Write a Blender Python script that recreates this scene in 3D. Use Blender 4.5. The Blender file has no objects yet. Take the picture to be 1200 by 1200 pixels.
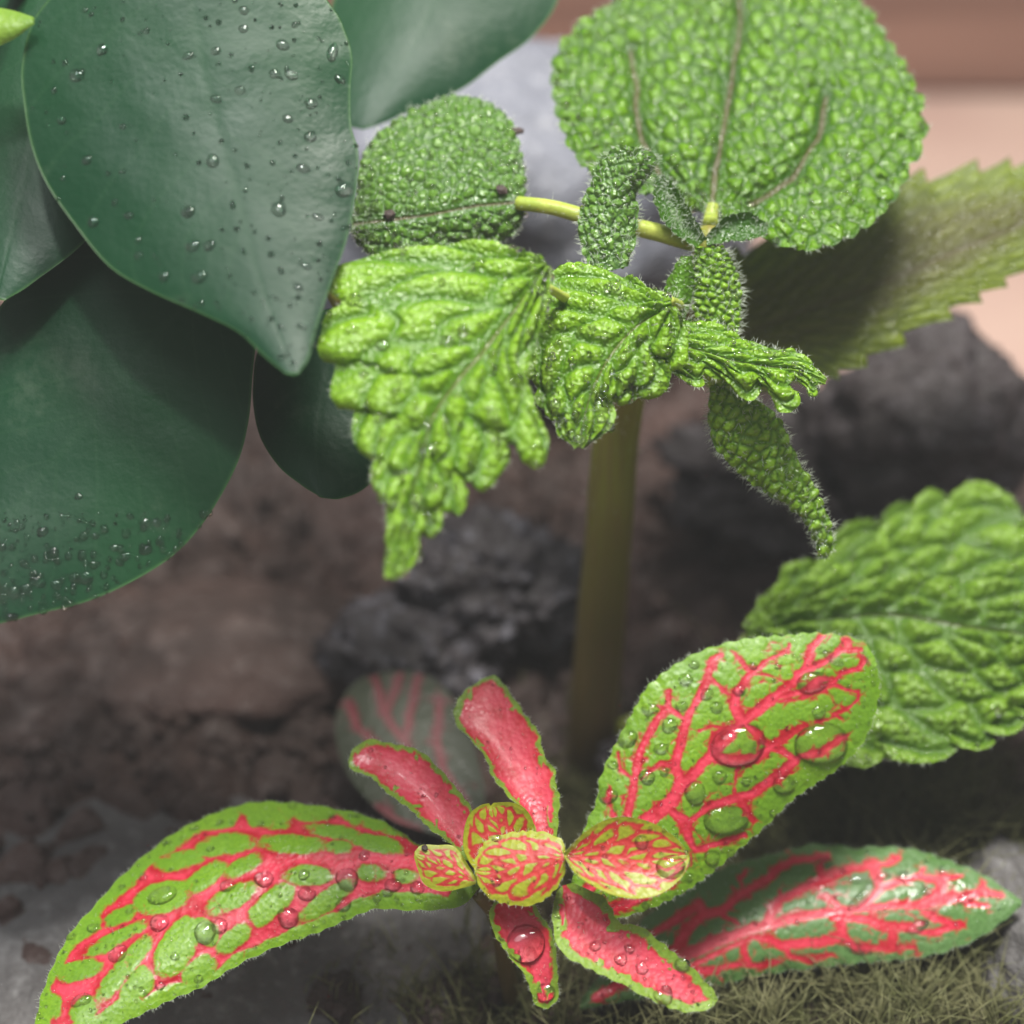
import bpy, math, random
import numpy as np

random.seed(7)
rng = np.random.default_rng(7)
S = bpy.context.scene
COL = S.collection
S.unit_settings.scale_length = 0.01      # one unit is one centimetre

# ------------------------------------------------------------------ camera, light, exposure (lengths below are in cm)
PITCH = math.radians(38)
TAN = 0.2727
CAM = np.array([0.0, -14.9, 19.7])
FWD = np.array([0.0, math.cos(PITCH), -math.sin(PITCH)])
UP = np.array([0.0, math.sin(PITCH), math.cos(PITCH)])
RIGHT = np.array([1.0, 0.0, 0.0])
cd = bpy.data.cameras.new('camera')
cam = bpy.data.objects.new('camera', cd)
COL.objects.link(cam)
cam.location = CAM
cam.rotation_euler = (math.pi / 2 - PITCH, 0, 0)
cd.sensor_width = 36
cd.lens = 36 / (2 * TAN)
cd.clip_start = 0.5
cd.clip_end = 2000
cd.dof.use_dof = True
cd.dof.focus_distance = 21.9
cd.dof.aperture_fstop = 0.096
S.camera = cam

w = bpy.data.worlds.new('World')
S.world = w
w.use_nodes = True
w.node_tree.nodes['Background'].inputs[0].default_value = (0.98, 0.98, 1.0, 1)
w.node_tree.nodes['Background'].inputs[1].default_value = 0.32


def area_lamp(name, loc, target, sx, sy, power, col, caustic=True):
    l = bpy.data.lights.new(name, 'AREA')
    l.shape = 'RECTANGLE'
    l.size, l.size_y = sx, sy
    l.energy = power * 1e4
    l.color = col
    o = bpy.data.objects.new(name, l)
    COL.objects.link(o)
    o.location = np.array(loc)
    d = np.array(target, float) - np.array(loc, float)
    from mathutils import Vector
    o.rotation_euler = Vector(d).to_track_quat('-Z', 'Y').to_euler()
    l.cycles.is_caustics_light = caustic
    return o


area_lamp('grow_lamp', (5, 8, 46), (0, 2, 3), 13, 9.5, 2.9, (1.0, 0.97, 0.90))
area_lamp('added_glint_lamp', (-5, -1, 46), (0, 2, 3), 3.2, 2.2, 0.85, (1.0, 0.98, 0.95))  # added small source, there only for crisp glints on wet surfaces
area_lamp('added_sheen_panel', (-11, -5, 54), (-2, 2, 5), 22, 16, 0.75, (0.92, 0.97, 1.0), False)  # added soft source, placed to lay a sheen on the dark leaves


S.view_settings.view_transform = 'Standard'
S.view_settings.look = 'None'
S.view_settings.exposure = 0.2
S.view_settings.gamma = 1
S.view_settings.use_curve_mapping = False
S.render.engine = 'CYCLES'
S.cycles.use_denoising = True
S.cycles.max_bounces = 10
S.cycles.transmission_bounces = 8
S.cycles.transparent_max_bounces = 12
S.cycles.caustics_refractive = True
S.cycles.caustics_reflective = False
S.cycles.blur_glossy = 0.4
S.cycles.sample_clamp_indirect = 20


# ------------------------------------------------------------------ helpers
def W(px, py, d):
    """the point at depth d (cm) behind photo position (px, py)"""
    px, py, d = np.asarray(px, float), np.asarray(py, float), np.asarray(d, float)
    x = (px - 600) / 600 * TAN * d
    y = -(py - 600) / 600 * TAN * d
    return CAM + d[..., None] * FWD + x[..., None] * RIGHT + y[..., None] * UP


def hash2(i, j, s=0):
    n = (i.astype(np.int64) * 374761393 + j.astype(np.int64) * 668265263 + s * 1274126177) & 0x7fffffff
    n = ((n ^ (n >> 13)) * 1274126177) & 0x7fffffff
    n = (n ^ (n >> 16)) & 0xffffff
    return n / float(0xffffff)


def vnoise(x, y, s=0):
    i, j = np.floor(x), np.floor(y)
    fx, fy = x - i, y - j
    fx, fy = fx * fx * (3 - 2 * fx), fy * fy * (3 - 2 * fy)
    a, b = hash2(i, j, s), hash2(i + 1, j, s)
    c, d = hash2(i, j + 1, s), hash2(i + 1, j + 1, s)
    return (a * (1 - fx) + b * fx) * (1 - fy) + (c * (1 - fx) + d * fx) * fy


def fbm(x, y, s=0, o=4):
    t, a = 0, 0.5
    for k in range(o):
        t = t + a * vnoise(x * 2 ** k, y * 2 ** k, s + k)
        a *= 0.5
    return t


def voro(x, y, s=0, jit=0.8):
    """F1, F2 and the id of a jittered lattice"""
    i, j = np.floor(x), np.floor(y)
    f1 = np.full(x.shape, 9.0)
    f2 = np.full(x.shape, 9.0)
    cid = np.zeros(x.shape)
    for di in (-1, 0, 1):
        for dj in (-1, 0, 1):
            ci, cj = i + di, j + dj
            qx = ci + 0.5 + jit * (hash2(ci, cj, s) - 0.5)
            qy = cj + 0.5 + jit * (hash2(ci, cj, s + 5) - 0.5)
            d = np.hypot(x - qx, y - qy)
            nf2 = np.minimum(f2, np.maximum(d, f1))
            cid = np.where(d < f1, hash2(ci, cj, s + 9), cid)
            f1 = np.minimum(f1, d)
            f2 = nf2
    return f1, f2, cid


def sstep(a, b, x):
    t = np.clip((x - a) / (b - a), 0, 1)
    return t * t * (3 - 2 * t)


def lin(r, g, b):
    f = lambda c: (c / 255 / 12.92) if c / 255 <= 0.04045 else ((c / 255 + 0.055) / 1.055) ** 2.4
    return (f(r), f(g), f(b), 1)


def tag(o, label=None, cat=None, group=None, kind=None):
    for k, v in (('label', label), ('category', cat), ('group', group), ('kind', kind)):
        if v:
            o[k] = v
    return o


def empty(name, loc, label, cat, group=None):
    o = bpy.data.objects.new(name, None)
    COL.objects.link(o)
    o.empty_display_size = 1
    o.location = np.asarray(loc)
    return tag(o, label, cat, group)


def mesh_obj(name, V, F, mat, parent=None, attrs=None, smooth=True, loops=None):
    """V in cm (world); F an (n,4) or (n,3) array or a list of lists"""
    V = np.asarray(V, float)
    origin = np.zeros(3)
    if parent is not None:
        p = parent
        while p is not None:
            origin = origin + np.array(p.location)
            p = p.parent
    else:
        origin = np.array([V[:, 0].mean(), V[:, 1].mean(), V[:, 2].min()])
    me = bpy.data.meshes.new(name)
    Vl = V - origin
    if isinstance(F, np.ndarray):
        n, k = F.shape
        me.vertices.add(len(V))
        me.vertices.foreach_set('co', Vl.ravel())
        me.loops.add(n * k)
        me.loops.foreach_set('vertex_index', F.ravel().astype(np.int32))
        me.polygons.add(n)
        me.polygons.foreach_set('loop_start', np.arange(0, n * k, k, dtype=np.int32))
        me.polygons.foreach_set('loop_total', np.full(n, k, dtype=np.int32))
        me.update(calc_edges=True)
        me.validate()
    else:
        me.from_pydata([tuple(v) for v in Vl], [], F)
    for an, av in (attrs or {}).items():
        a = me.attributes.new(an, 'FLOAT', 'POINT')
        a.data.foreach_set('value', np.asarray(av, np.float32).ravel())
    if smooth:
        me.polygons.foreach_set('use_smooth', np.ones(len(me.polygons), dtype=bool))
    me.materials.append(mat)
    o = bpy.data.objects.new(name, me)
    COL.objects.link(o)
    if parent is None:
        o.location = origin
    else:
        o.parent = parent
    return o


def curve_pts(pts, n):
    """n points, evenly spaced, on a Catmull-Rom through pts"""
    p = np.asarray(pts, float)
    e = np.vstack([2 * p[0] - p[1], p, 2 * p[-1] - p[-2]])
    out = []
    for i in range(1, len(e) - 2):
        t = np.linspace(0, 1, 24, endpoint=False)[:, None]
        a, b, c, d = e[i - 1], e[i], e[i + 1], e[i + 2]
        out.append(0.5 * (2 * b + (c - a) * t + (2 * a - 5 * b + 4 * c - d) * t ** 2 + (3 * b - a - 3 * c + d) * t ** 3))
    out = np.vstack(out + [p[-1:]])
    L = np.concatenate([[0], np.cumsum(np.linalg.norm(np.diff(out, axis=0), axis=1))])
    t = np.linspace(0, L[-1], n)
    return np.stack([np.interp(t, L, out[:, k]) for k in range(out.shape[1])], 1)


def grid_faces(nu, nv, off=0, flip=False):
    i, j = np.meshgrid(np.arange(nu - 1), np.arange(nv - 1), indexing='ij')
    a = (i * nv + j).ravel() + off
    q = np.stack([a, a + 1, a + nv + 1, a + nv], 1)
    return q[:, ::-1] if flip else q


def seg_dist(px, py, pts):
    d = np.full(px.shape, 1e9)
    for (x0, y0), (x1, y1) in zip(pts[:-1], pts[1:]):
        vx, vy = x1 - x0, y1 - y0
        L = vx * vx + vy * vy + 1e-9
        t = np.clip(((px - x0) * vx + (py - y0) * vy) / L, 0, 1)
        d = np.minimum(d, np.hypot(px - x0 - t * vx, py - y0 - t * vy))
    return d


def in_poly(px, py, poly):
    c = np.zeros(px.shape, bool)
    n = len(poly)
    for k in range(n):
        x0, y0 = poly[k]
        x1, y1 = poly[(k + 1) % n]
        if y0 == y1:
            continue
        hit = ((y0 > py) != (y1 > py)) & (px < (x1 - x0) * (py - y0) / (y1 - y0) + x0)
        c ^= hit
    return c


class Leaf:
    """a leaf blade lofted between its midrib and its two margins, with its own slope, curl, relief and thickness"""

    def __init__(self, name, parent, mat, mid, left, right, D, g=(0, 0), cv=0.0, cu=0.0, nu=140, nv=101, thick=0.035,
                 relief=None, field=None, teeth=None, curl=None, label=None):
        M, L, R = curve_pts(mid, nu), curve_pts(left, nu), curve_pts(right, nu)
        v = np.linspace(-1, 1, nv)
        v = np.sign(v) * (1 - (1 - np.abs(v)) ** 1.15)
        u = np.linspace(0, 1, nu)
        U, V = np.meshgrid(u, v, indexing='ij')
        TD = np.zeros((nu, nv, 2))
        if teeth:
            for E, side in ((L, -1), (R, 1)):
                n, amp = teeth[:2]
                skew = teeth[2] if len(teeth) > 2 else 0.0
                k0 = teeth[3] if len(teeth) > 3 else 0.0
                out = E - M
                out /= np.linalg.norm(out, axis=1)[:, None] + 1e-6
                tan = np.gradient(E, axis=0)
                tan /= np.linalg.norm(tan, axis=1)[:, None] + 1e-6
                nrm = np.stack([tan[:, 1], -tan[:, 0]], 1)
                nrm *= np.sign((nrm * out).sum(1))[:, None] + 1e-9
                ph = n * (u - k0) + 0.37 * side + 0.3 * np.sin(u * 17 + side)
                t = ph - np.floor(ph)
                lob = np.abs(np.sin(math.pi * np.clip(t, 0, 1))) ** 0.75 - 0.6
                fade = sstep(0.02, 0.15, u) * sstep(1.0, 0.93, u)
                ampv = amp * fade * np.clip(np.linalg.norm(E - M, axis=1) / (2.2 * amp), 0.25, 1) * (0.75 + 0.5 * vnoise(np.floor(ph), np.full(nu, 3.0 + side)))
                if len(teeth) == 5:
                    lob = t ** 1.3 - 0.5
                if len(teeth) == 2:
                    lob = np.sin(ph * 2 * math.pi) * 0.5
                disp = nrm * (lob * ampv)[:, None] + tan * ((t - 0.5) * skew * fade)[:, None]
                TD += disp[:, None] * (np.where(V * side > 0, np.abs(V), 0) ** (3.0 if amp > 15 else 7.0))[..., None]
        a = np.abs(V)[..., None]
        P2 = np.where(V[..., None] < 0, M[:, None] * (1 - a) + L[:, None] * a, M[:, None] * (1 - a) + R[:, None] * a)
        P2 = P2 + TD
        PX, PY = P2[..., 0], P2[..., 1]
        x0, y0 = mid[0]
        d = D + g[0] * (PX - x0) / 100 + g[1] * (y0 - PY) / 100 + cv * V ** 2 * np.sin(np.pi * np.clip(U * 0.9 + 0.08, 0, 1)) + cu * U ** 2
        if curl is not None:
            d = d + curl(U, V, PX, PY)
        P = W(PX, PY, d)
        N = self.normals(P)
        half = np.where(V < 0, np.linalg.norm(L - M, axis=1)[:, None], np.linalg.norm(R - M, axis=1)[:, None])
        edge = np.minimum((1 - np.abs(V)) * half, np.minimum(1 - U, U + 0.05) * np.linalg.norm(np.diff(M, axis=0), axis=1).sum())
        self.U, self.V, self.PX, self.PY, self.edge, self.half = U, V, PX, PY, edge, half
        fld = field(self) if field else np.zeros(U.shape)
        self.fld = fld
        if relief is not None:
            P = P + N * relief(self)[..., None]
            N = self.normals(P)
        self.P, self.N, self.mid = P, N, M
        th = thick * (0.12 + 0.88 * np.sqrt(np.clip(edge / 14, 0, 1)))
        B = P - N * th[..., None]
        nvx = nu * nv
        Vv = np.vstack([P.reshape(-1, 3), B.reshape(-1, 3)])
        F = [grid_faces(nu, nv, 0, True), grid_faces(nu, nv, nvx)]
        i = np.arange(nu - 1) * nv
        F.append(np.stack([i, i + nv, i + nv + nvx, i + nvx], 1))
        i = i + nv - 1
        F.append(np.stack([i, i + nvx, i + nv + nvx, i + nv], 1))
        i = np.arange(nv - 1)
        F.append(np.stack([i, i + nvx, i + 1 + nvx, i + 1], 1))
        i = i + (nu - 1) * nv
        F.append(np.stack([i, i + 1, i + 1 + nvx, i + nvx], 1))
        F = np.vstack(F)
        # keep the visible face's normal toward the side we modelled as the top
        f0 = F[(nu // 2) * (nv - 1) + nv // 4]
        fn = np.cross(Vv[f0[1]] - Vv[f0[0]], Vv[f0[2]] - Vv[f0[0]])
        if (fn * N[nu // 2, nv // 4]).sum() < 0:
            F = F[:, ::-1]
        rep = lambda q: np.concatenate([q.ravel(), q.ravel()])
        self.obj = mesh_obj(name, Vv, F, mat, parent, {'field': rep(fld), 'edge': rep(edge / 100), 'lu': rep(U), 'lv': rep(V)})
        if label:
            self.obj['label'] = label
        self.obj.cycles.is_caustics_receiver = True

    @staticmethod
    def normals(P):
        n = np.cross(np.gradient(P, axis=0), np.gradient(P, axis=1))
        n /= np.linalg.norm(n, axis=-1)[..., None] + 1e-12
        s = np.sign((n * (CAM - P)).sum(-1).mean())
        return n * s

    def near(self, px, py):
        k = np.argmin((self.PX - px) ** 2 + (self.PY - py) ** 2)
        return np.unravel_index(k, self.PX.shape)


# ------------------------------------------------------------------ materials
def nmat(name):
    m = bpy.data.materials.new(name)
    m.use_nodes = True
    nt = m.node_tree
    nt.nodes.clear()
    return m, nt


class NT:
    def __init__(self, name):
        self.m, self.nt = nmat(name)
        self.out = self.nt.nodes.new('ShaderNodeOutputMaterial')

    def n(self, t, **kw):
        nd = self.nt.nodes.new('ShaderNode' + t)
        for k, v in kw.items():
            setattr(nd, k, v)
        return nd

    def l(self, a, b):
        self.nt.links.new(a, b)

    def val(self, sock, x):
        if isinstance(x, bpy.types.NodeSocket):
            self.l(x, sock)
        else:
            sock.default_value = x

    def attr(self, name):
        return self.n('Attribute', attribute_name=name).outputs['Fac']

    def math(self, op, a, b=0.0, clamp=False):
        nd = self.n('Math', operation=op, use_clamp=clamp)
        self.val(nd.inputs[0], a)
        self.val(nd.inputs[1], b)
        return nd.outputs[0]

    def noise(self, scale, detail=3, rough=0.55, vec=None):
        nd = self.n('TexNoise')
        nd.inputs['Scale'].default_value = scale * 0.01 if vec is None else scale
        nd.inputs['Detail'].default_value = detail
        nd.inputs['Roughness'].default_value = rough
        self.l(vec or self.co(), nd.inputs['Vector'])
        return nd.outputs['Fac']

    def voro(self, scale, feature='F1', vec=None):
        nd = self.n('TexVoronoi', feature=feature)
        nd.inputs['Scale'].default_value = scale * 0.01
        self.l(vec or self.co(), nd.inputs['Vector'])
        return nd.outputs['Distance']

    def co(self):
        if not hasattr(self, '_co'):
            self._co = self.n('TexCoord').outputs['Object']
        return self._co

    def mr(self, x, a, b, c=0.0, d=1.0, smooth=True):
        nd = self.n('MapRange', interpolation_type='SMOOTHSTEP' if smooth else 'LINEAR')
        self.val(nd.inputs['Value'], x)
        for k, v in zip(('From Min', 'From Max', 'To Min', 'To Max'), (a, b, c, d)):
            self.val(nd.inputs[k], v)
        return nd.outputs[0]

    def mix(self, f, a, b, mode='MIX'):
        nd = self.n('Mix', data_type='RGBA', blend_type=mode)
        self.val(nd.inputs[0], f)
        self.val(nd.inputs[6], a)
        self.val(nd.inputs[7], b)
        return nd.outputs[2]

    def bump(self, h, strength, dist):
        nd = self.n('Bump')
        nd.inputs['Strength'].default_value = strength
        nd.inputs['Distance'].default_value = dist * 100
        self.l(h, nd.inputs['Height'])
        return nd.outputs[0]

    def principled(self, col, rough, spec=0.5, normal=None, coat=0, coat_rough=0.1, sheen=0, **kw):
        p = self.n('BsdfPrincipled')
        self.val(p.inputs['Base Color'], col)
        self.val(p.inputs['Roughness'], rough)
        self.val(p.inputs['Specular IOR Level'], spec)
        p.inputs['Coat Weight'].default_value = coat
        p.inputs['Coat Roughness'].default_value = coat_rough
        p.inputs['Sheen Weight'].default_value = sheen
        if normal is not None:
            self.l(normal, p.inputs['Normal'])
        return p

    def done(self, shader):
        self.l(shader, self.out.inputs['Surface'])
        return self.m

    def leafy(self, p, tcol, t):
        tr = self.n('BsdfTranslucent')
        self.val(tr.inputs['Color'], tcol)
        mx = self.n('MixShader')
        mx.inputs[0].default_value = t
        self.l(p.outputs[0], mx.inputs[1])
        self.l(tr.outputs[0], mx.inputs[2])
        return self.done(mx.outputs[0])


def nerve_material(name, green_a, green_b, red_a, red_b, fringe=0.085, wet=0.5, trans=0.3):
    t = NT(name)
    f = t.attr('field')
    n1 = t.noise(420, 3)
    n2 = t.noise(1500, 2)
    ff = t.math('ADD', f, t.math('MULTIPLY', t.math('SUBTRACT', n1, 0.5), fringe))
    ff = t.math('ADD', ff, t.math('MULTIPLY', t.math('SUBTRACT', n2, 0.5), fringe * 0.5))
    red = t.mr(ff, -0.014, 0.020)
    core = t.mr(f, 0.0, 0.055)
    sp = t.voro(2600)
    green = t.mix(t.mr(sp, 0.1, 0.75, 0.4, 1.0), green_b, green_a)
    green = t.mix(t.mr(t.noise(90, 2), 0.35, 0.7), green, t.mix(0.55, green, green_b))
    redc = t.mix(core, red_a, red_b)
    redc = t.mix(t.mr(t.noise(420, 4, 0.65), 0.42, 0.66, 0, 0.8), redc, red_a)
    col = t.mix(red, green, redc)
    margin = t.mr(t.attr('edge'), 0.0, 0.03, 0.55, 0.0)
    col = t.mix(margin, col, green_a)
    wetm = t.mr(t.noise(150, 2), 0.5, 0.64)
    rough = t.mr(wetm, 0, 1, 0.50, 0.50 - 0.34 * wet, False)
    h = t.math('ADD', t.math('MULTIPLY', t.voro(1500), 0.5), t.math('MULTIPLY', t.noise(500, 3), 0.8))
    nrm = t.bump(h, 0.42, 0.00035)
    p = t.principled(col, rough, 0.5, nrm, coat=0.12 * wet, coat_rough=0.12)
    tc = t.mix(0.35, col, t.mix(red, (0.45, 0.75, 0.05, 1), (0.9, 0.08, 0.10, 1)))
    return t.leafy(p, tc, trans)


def quilt_material(name, ca, cb, cc, vein=(0.10, 0.045, 0.03, 1), trans=0.3, brown=0.0, rough=0.25):
    """field < 0: vein; field 0..1 height on the quilting"""
    t = NT(name)
    f = t.attr('field')
    n = t.noise(120, 3)
    col = t.mix(t.mr(f, 0.0, 0.9), cb, ca)  # valleys between puckers get the darker colour, painting in deeper shading
    col = t.mix(t.mr(n, 0.4, 0.7, 0, 0.5), col, cc)
    col = t.mix(t.mr(t.noise(900, 2), 0.45, 0.75, 0, 0.35), col, cb)
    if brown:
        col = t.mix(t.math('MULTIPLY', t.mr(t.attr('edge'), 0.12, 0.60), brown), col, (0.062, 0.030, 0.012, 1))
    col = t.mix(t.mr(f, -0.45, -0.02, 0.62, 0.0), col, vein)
    nrm = t.bump(t.math('ADD', t.noise(1300, 3), t.math('MULTIPLY', t.voro(2200), 0.6)), 0.7, 0.0004)
    r = t.mr(t.noise(500, 2), 0.42, 0.62, rough + 0.16, rough - 0.11)
    p = t.principled(col, r, 0.55, nrm)
    return t.leafy(p, t.mix(0.5, col, (0.42, 0.68, 0.04, 1)), trans)


def simple(name, ca, cb, scale, rough, bump=0.3, bscale=None, bdist=0.001, spec=0.4, trans=0.0, detail=4):
    t = NT(name)
    n = t.noise(scale, detail, 0.6)
    col = t.mix(t.mr(n, 0.3, 0.7), ca, cb)
    nrm = t.bump(t.noise(bscale or scale * 4, 4), bump, bdist)
    p = t.principled(col, rough, spec, nrm)
    return t.leafy(p, col, trans) if trans else t.done(p.outputs[0])


def water_material():
    t = NT('water')
    g = t.n('BsdfGlass')
    g.inputs['IOR'].default_value = 1.333
    g.inputs['Roughness'].default_value = 0.0
    return t.done(g.outputs[0])


WATER = water_material()
NERVE = nerve_material('nerve_leaf', lin(128, 170, 30), lin(94, 140, 26), lin(180, 18, 34), lin(226, 66, 90), trans=0.38)
NERVE_BACK = nerve_material('nerve_leaf_mature', lin(96, 132, 74), lin(66, 104, 44), lin(186, 28, 44), lin(216, 58, 80), wet=1.0, trans=0.2)
NERVE_SHADED = nerve_material('nerve_leaf_shaded', lin(40, 48, 20), lin(30, 38, 16), lin(86, 18, 24), lin(106, 26, 34), wet=0.2, trans=0.15)  # shade from the leaves above is painted into the green and vein colours
NERVE_YOUNG = nerve_material('nerve_leaf_young', lin(132, 162, 46), lin(104, 136, 40), lin(186, 36, 46), lin(212, 66, 86), fringe=0.15)
NERVE_BUD = nerve_material('nerve_leaf_bud', lin(160, 164, 30), lin(134, 144, 28), lin(172, 40, 38), lin(200, 60, 54), fringe=0.08, wet=0.3)
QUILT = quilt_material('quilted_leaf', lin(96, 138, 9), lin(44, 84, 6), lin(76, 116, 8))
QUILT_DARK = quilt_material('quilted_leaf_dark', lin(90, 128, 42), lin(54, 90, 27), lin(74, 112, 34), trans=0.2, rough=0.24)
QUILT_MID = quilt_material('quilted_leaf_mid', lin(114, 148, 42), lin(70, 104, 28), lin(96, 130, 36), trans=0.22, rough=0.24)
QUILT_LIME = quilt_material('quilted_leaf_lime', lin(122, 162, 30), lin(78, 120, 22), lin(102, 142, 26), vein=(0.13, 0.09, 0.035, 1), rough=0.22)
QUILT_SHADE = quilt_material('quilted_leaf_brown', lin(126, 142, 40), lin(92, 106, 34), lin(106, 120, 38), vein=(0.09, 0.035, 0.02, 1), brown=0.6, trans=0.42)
PET = simple('petiole_skin', lin(176, 186, 84), lin(146, 164, 64), 300, 0.4, 0.3, 1500, 0.0003, trans=0.2)
HAIR = simple('plant_hair', lin(222, 228, 214), lin(196, 208, 186), 400, 0.4, 0.0, trans=0.4)


def stem_material():
    t = NT('brown_stem')
    z = t.n('SeparateXYZ')
    t.l(t.co(), z.inputs[0])
    k = t.mr(z.outputs['Z'], 0.0, 7.5)
    st = t.n('Mapping')
    st.inputs['Scale'].default_value = (9, 9, 0.6)
    t.l(t.co(), st.inputs['Vector'])
    nd = t.noise(1.0, 3, 0.6, st.outputs[0])
    col = t.mix(k, lin(88, 74, 42), lin(128, 134, 48))
    col = t.mix(t.mr(nd, 0.35, 0.7, 0, 0.6), col, lin(108, 88, 52))
    p = t.principled(col, 0.42, 0.4, t.bump(nd, 0.4, 0.0005))
    return t.leafy(p, lin(120, 116, 40), 0.15)


STEM = stem_material()


def dark_leaf_material():
    t = NT('dark_leaf')
    n = t.noise(26, 3)
    col = t.mix(t.mr(n, 0.3, 0.7), lin(9, 46, 26), lin(17, 56, 30))
    col = t.mix(t.mr(t.attr('edge'), 0.0, 0.05, 0.4, 0), col, lin(64, 100, 48))
    vein = t.mr(t.math('ABSOLUTE', t.attr('lv')), 0.0, 0.06, 0.03, 0)
    ph = t.math('SUBTRACT', t.math('MULTIPLY', t.attr('lu'), 9.0), t.math('MULTIPLY', t.math('ABSOLUTE', t.attr('lv')), 2.6))
    ph = t.math('ABSOLUTE', t.math('SUBTRACT', t.math('FRACT', t.math('ADD', ph, t.math('MULTIPLY', t.noise(60, 2), 0.8))), 0.5))
    vein = t.math('MAXIMUM', vein, t.mr(ph, 0.0, 0.07, 0.035, 0.0))
    stain = t.mr(t.noise(75, 5, 0.7), 0.58, 0.72, 0, 0.16)
    col = t.mix(stain, col, lin(92, 104, 88))
    col = t.mix(vein, col, lin(76, 110, 74))
    nrm = t.bump(t.math('ADD', t.noise(60, 2), t.math('MULTIPLY', t.noise(900, 2), 0.12)), 0.35, 0.0012)
    p = t.principled(col, t.mr(t.noise(45, 3), 0.3, 0.7, 0.32, 0.46), 0.15, nrm)
    return t.leafy(p, lin(60, 110, 30), 0.06)


DARK = dark_leaf_material()


# ------------------------------------------------------------------ setting: table, board, soil
def soil_height(x, y):
    h = 0.9 * (fbm(x * 0.35 + 3, y * 0.35, 3, 4) - 0.5) + 0.55 * (fbm(x * 1.3, y * 1.3, 11, 4) - 0.5)
    f1, f2, _ = voro(x * 1.1, y * 1.1, 21)
    h = h + 0.35 * sstep(0, 0.5, f2 - f1) - 0.2
    h = h + 0.6 * sstep(3, 11, y) * sstep(-13, 2, x) + 0.3 * sstep(-2, -9, x)
    h = h - 0.9 * np.exp(-((x - 1.0) ** 2 + (y - 3.6) ** 2) / 5.0)
    # the bed runs out behind and slopes to the table
    lim = 15.5 + 1.5 * fbm(x * 0.25, y * 0 + 5, 31, 3) - 6.5 * sstep(3.5, 7.5, x)
    return h - 5.5 * sstep(0, 4.0, y - lim)


def soil_mat():
    t = NT('soil')
    a = t.noise(34, 5, 0.65)
    b = t.noise(260, 4, 0.6)
    col = t.mix(t.mr(a, 0.33, 0.68), lin(46, 34, 30), lin(74, 56, 50))
    col = t.mix(t.mr(t.noise(14, 2), 0.45, 0.7), col, lin(80, 60, 55))
    col = t.mix(t.mr(b, 0.5, 0.75), col, lin(88, 74, 70))
    nrm = t.bump(t.math('ADD', b, t.math('MULTIPLY', t.noise(800, 3), 0.4)), 0.8, 0.0022)
    return t.done(t.principled(col, t.mr(b, 0.3, 0.7, 0.75, 0.45), 0.4, nrm).outputs[0])


SOIL = soil_mat()
nx, ny = 300, 260
gx, gy = np.meshgrid(np.linspace(-17, 17, nx), np.linspace(-5, 22, ny), indexing='ij')
gz = soil_height(gx, gy)
soil = mesh_obj('soil', np.stack([gx, gy, gz], -1).reshape(-1, 3), grid_faces(nx, ny), SOIL)
tag(soil, 'dark brown crumbly soil under the plants', 'soil', kind='structure')


def crumbs(name, n, region, size, mat, label, seed):
    r = np.random.default_rng(seed)
    ico = np.array([(0, 0, 1), (.894, 0, .447), (.276, .851, .447), (-.724, .526, .447), (-.724, -.526, .447), (.276, -.851, .447),
                    (.724, .526, -.447), (-.276, .851, -.447), (-.894, 0, -.447), (-.276, -.851, -.447), (.724, -.526, -.447), (0, 0, -1)])
    fi = np.array([(0, 1, 2), (0, 2, 3), (0, 3, 4), (0, 4, 5), (0, 5, 1), (1, 6, 2), (2, 7, 3), (3, 8, 4), (4, 9, 5), (5, 10, 1),
                   (2, 6, 7), (3, 7, 8), (4, 8, 9), (5, 9, 10), (1, 10, 6), (11, 7, 6), (11, 8, 7), (11, 9, 8), (11, 10, 9), (11, 6, 10)])
    x = r.uniform(region[0], region[1], n)
    y = r.uniform(region[2], region[3], n)
    keep = (y > 0.5) | (x > -2.5)
    x, y = x[keep], y[keep]
    n = len(x)
    s = size[0] + (size[1] - size[0]) * r.random(n) ** 3
    c = np.stack([x, y, soil_height(x, y) + s * 0.25], 1)
    q = ico[None] * r.uniform(0.6, 1.25, (n, 12, 1)) * (s[:, None, None] * r.uniform(0.6, 1.2, (n, 1, 3)))
    V = (q + c[:, None]).reshape(-1, 3)
    F = (fi[None] + 12 * np.arange(n)[:, None, None]).reshape(-1, 3)
    o = mesh_obj(name, V, F, mat, smooth=True)
    return tag(o, label, 'soil', kind='stuff')


crumbs('soil_crumbs', 5200, (-13, 13, -4, 17), (0.05, 0.24), SOIL, 'loose brown soil crumbs scattered over the bed', 5)

TABLE = simple('table_top', lin(196, 168, 154), lin(182, 152, 140), 18, 0.5, 0.05, 200, 0.0005)
table = mesh_obj('table', [(-60, -40, -3.2), (60, -40, -3.2), (60, 75, -3.2), (-60, 75, -3.2), (-60, -40, -5.2), (60, -40, -5.2), (60, 75, -5.2), (-60, 75, -5.2)],
                 [[0, 1, 2, 3], [7, 6, 5, 4], [0, 4, 5, 1], [1, 5, 6, 2], [2, 6, 7, 3], [3, 7, 4, 0]], TABLE, smooth=False)
tag(table, 'pale peach coloured table top behind the plants', 'table', kind='structure')


def wood_mat():
    t = NT('brown_wood')
    mp = t.n('Mapping')
    mp.inputs['Scale'].default_value = (0.03, 0.4, 0.6)
    t.l(t.co(), mp.inputs['Vector'])
    n = t.noise(1.0, 5, 0.6, mp.outputs[0])
    col = t.mix(t.mr(n, 0.3, 0.72), lin(108, 78, 66), lin(152, 116, 100))
    return t.done(t.principled(col, 0.5, 0.4, t.bump(n, 0.2, 0.001)).outputs[0])


WOOD = wood_mat()


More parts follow.
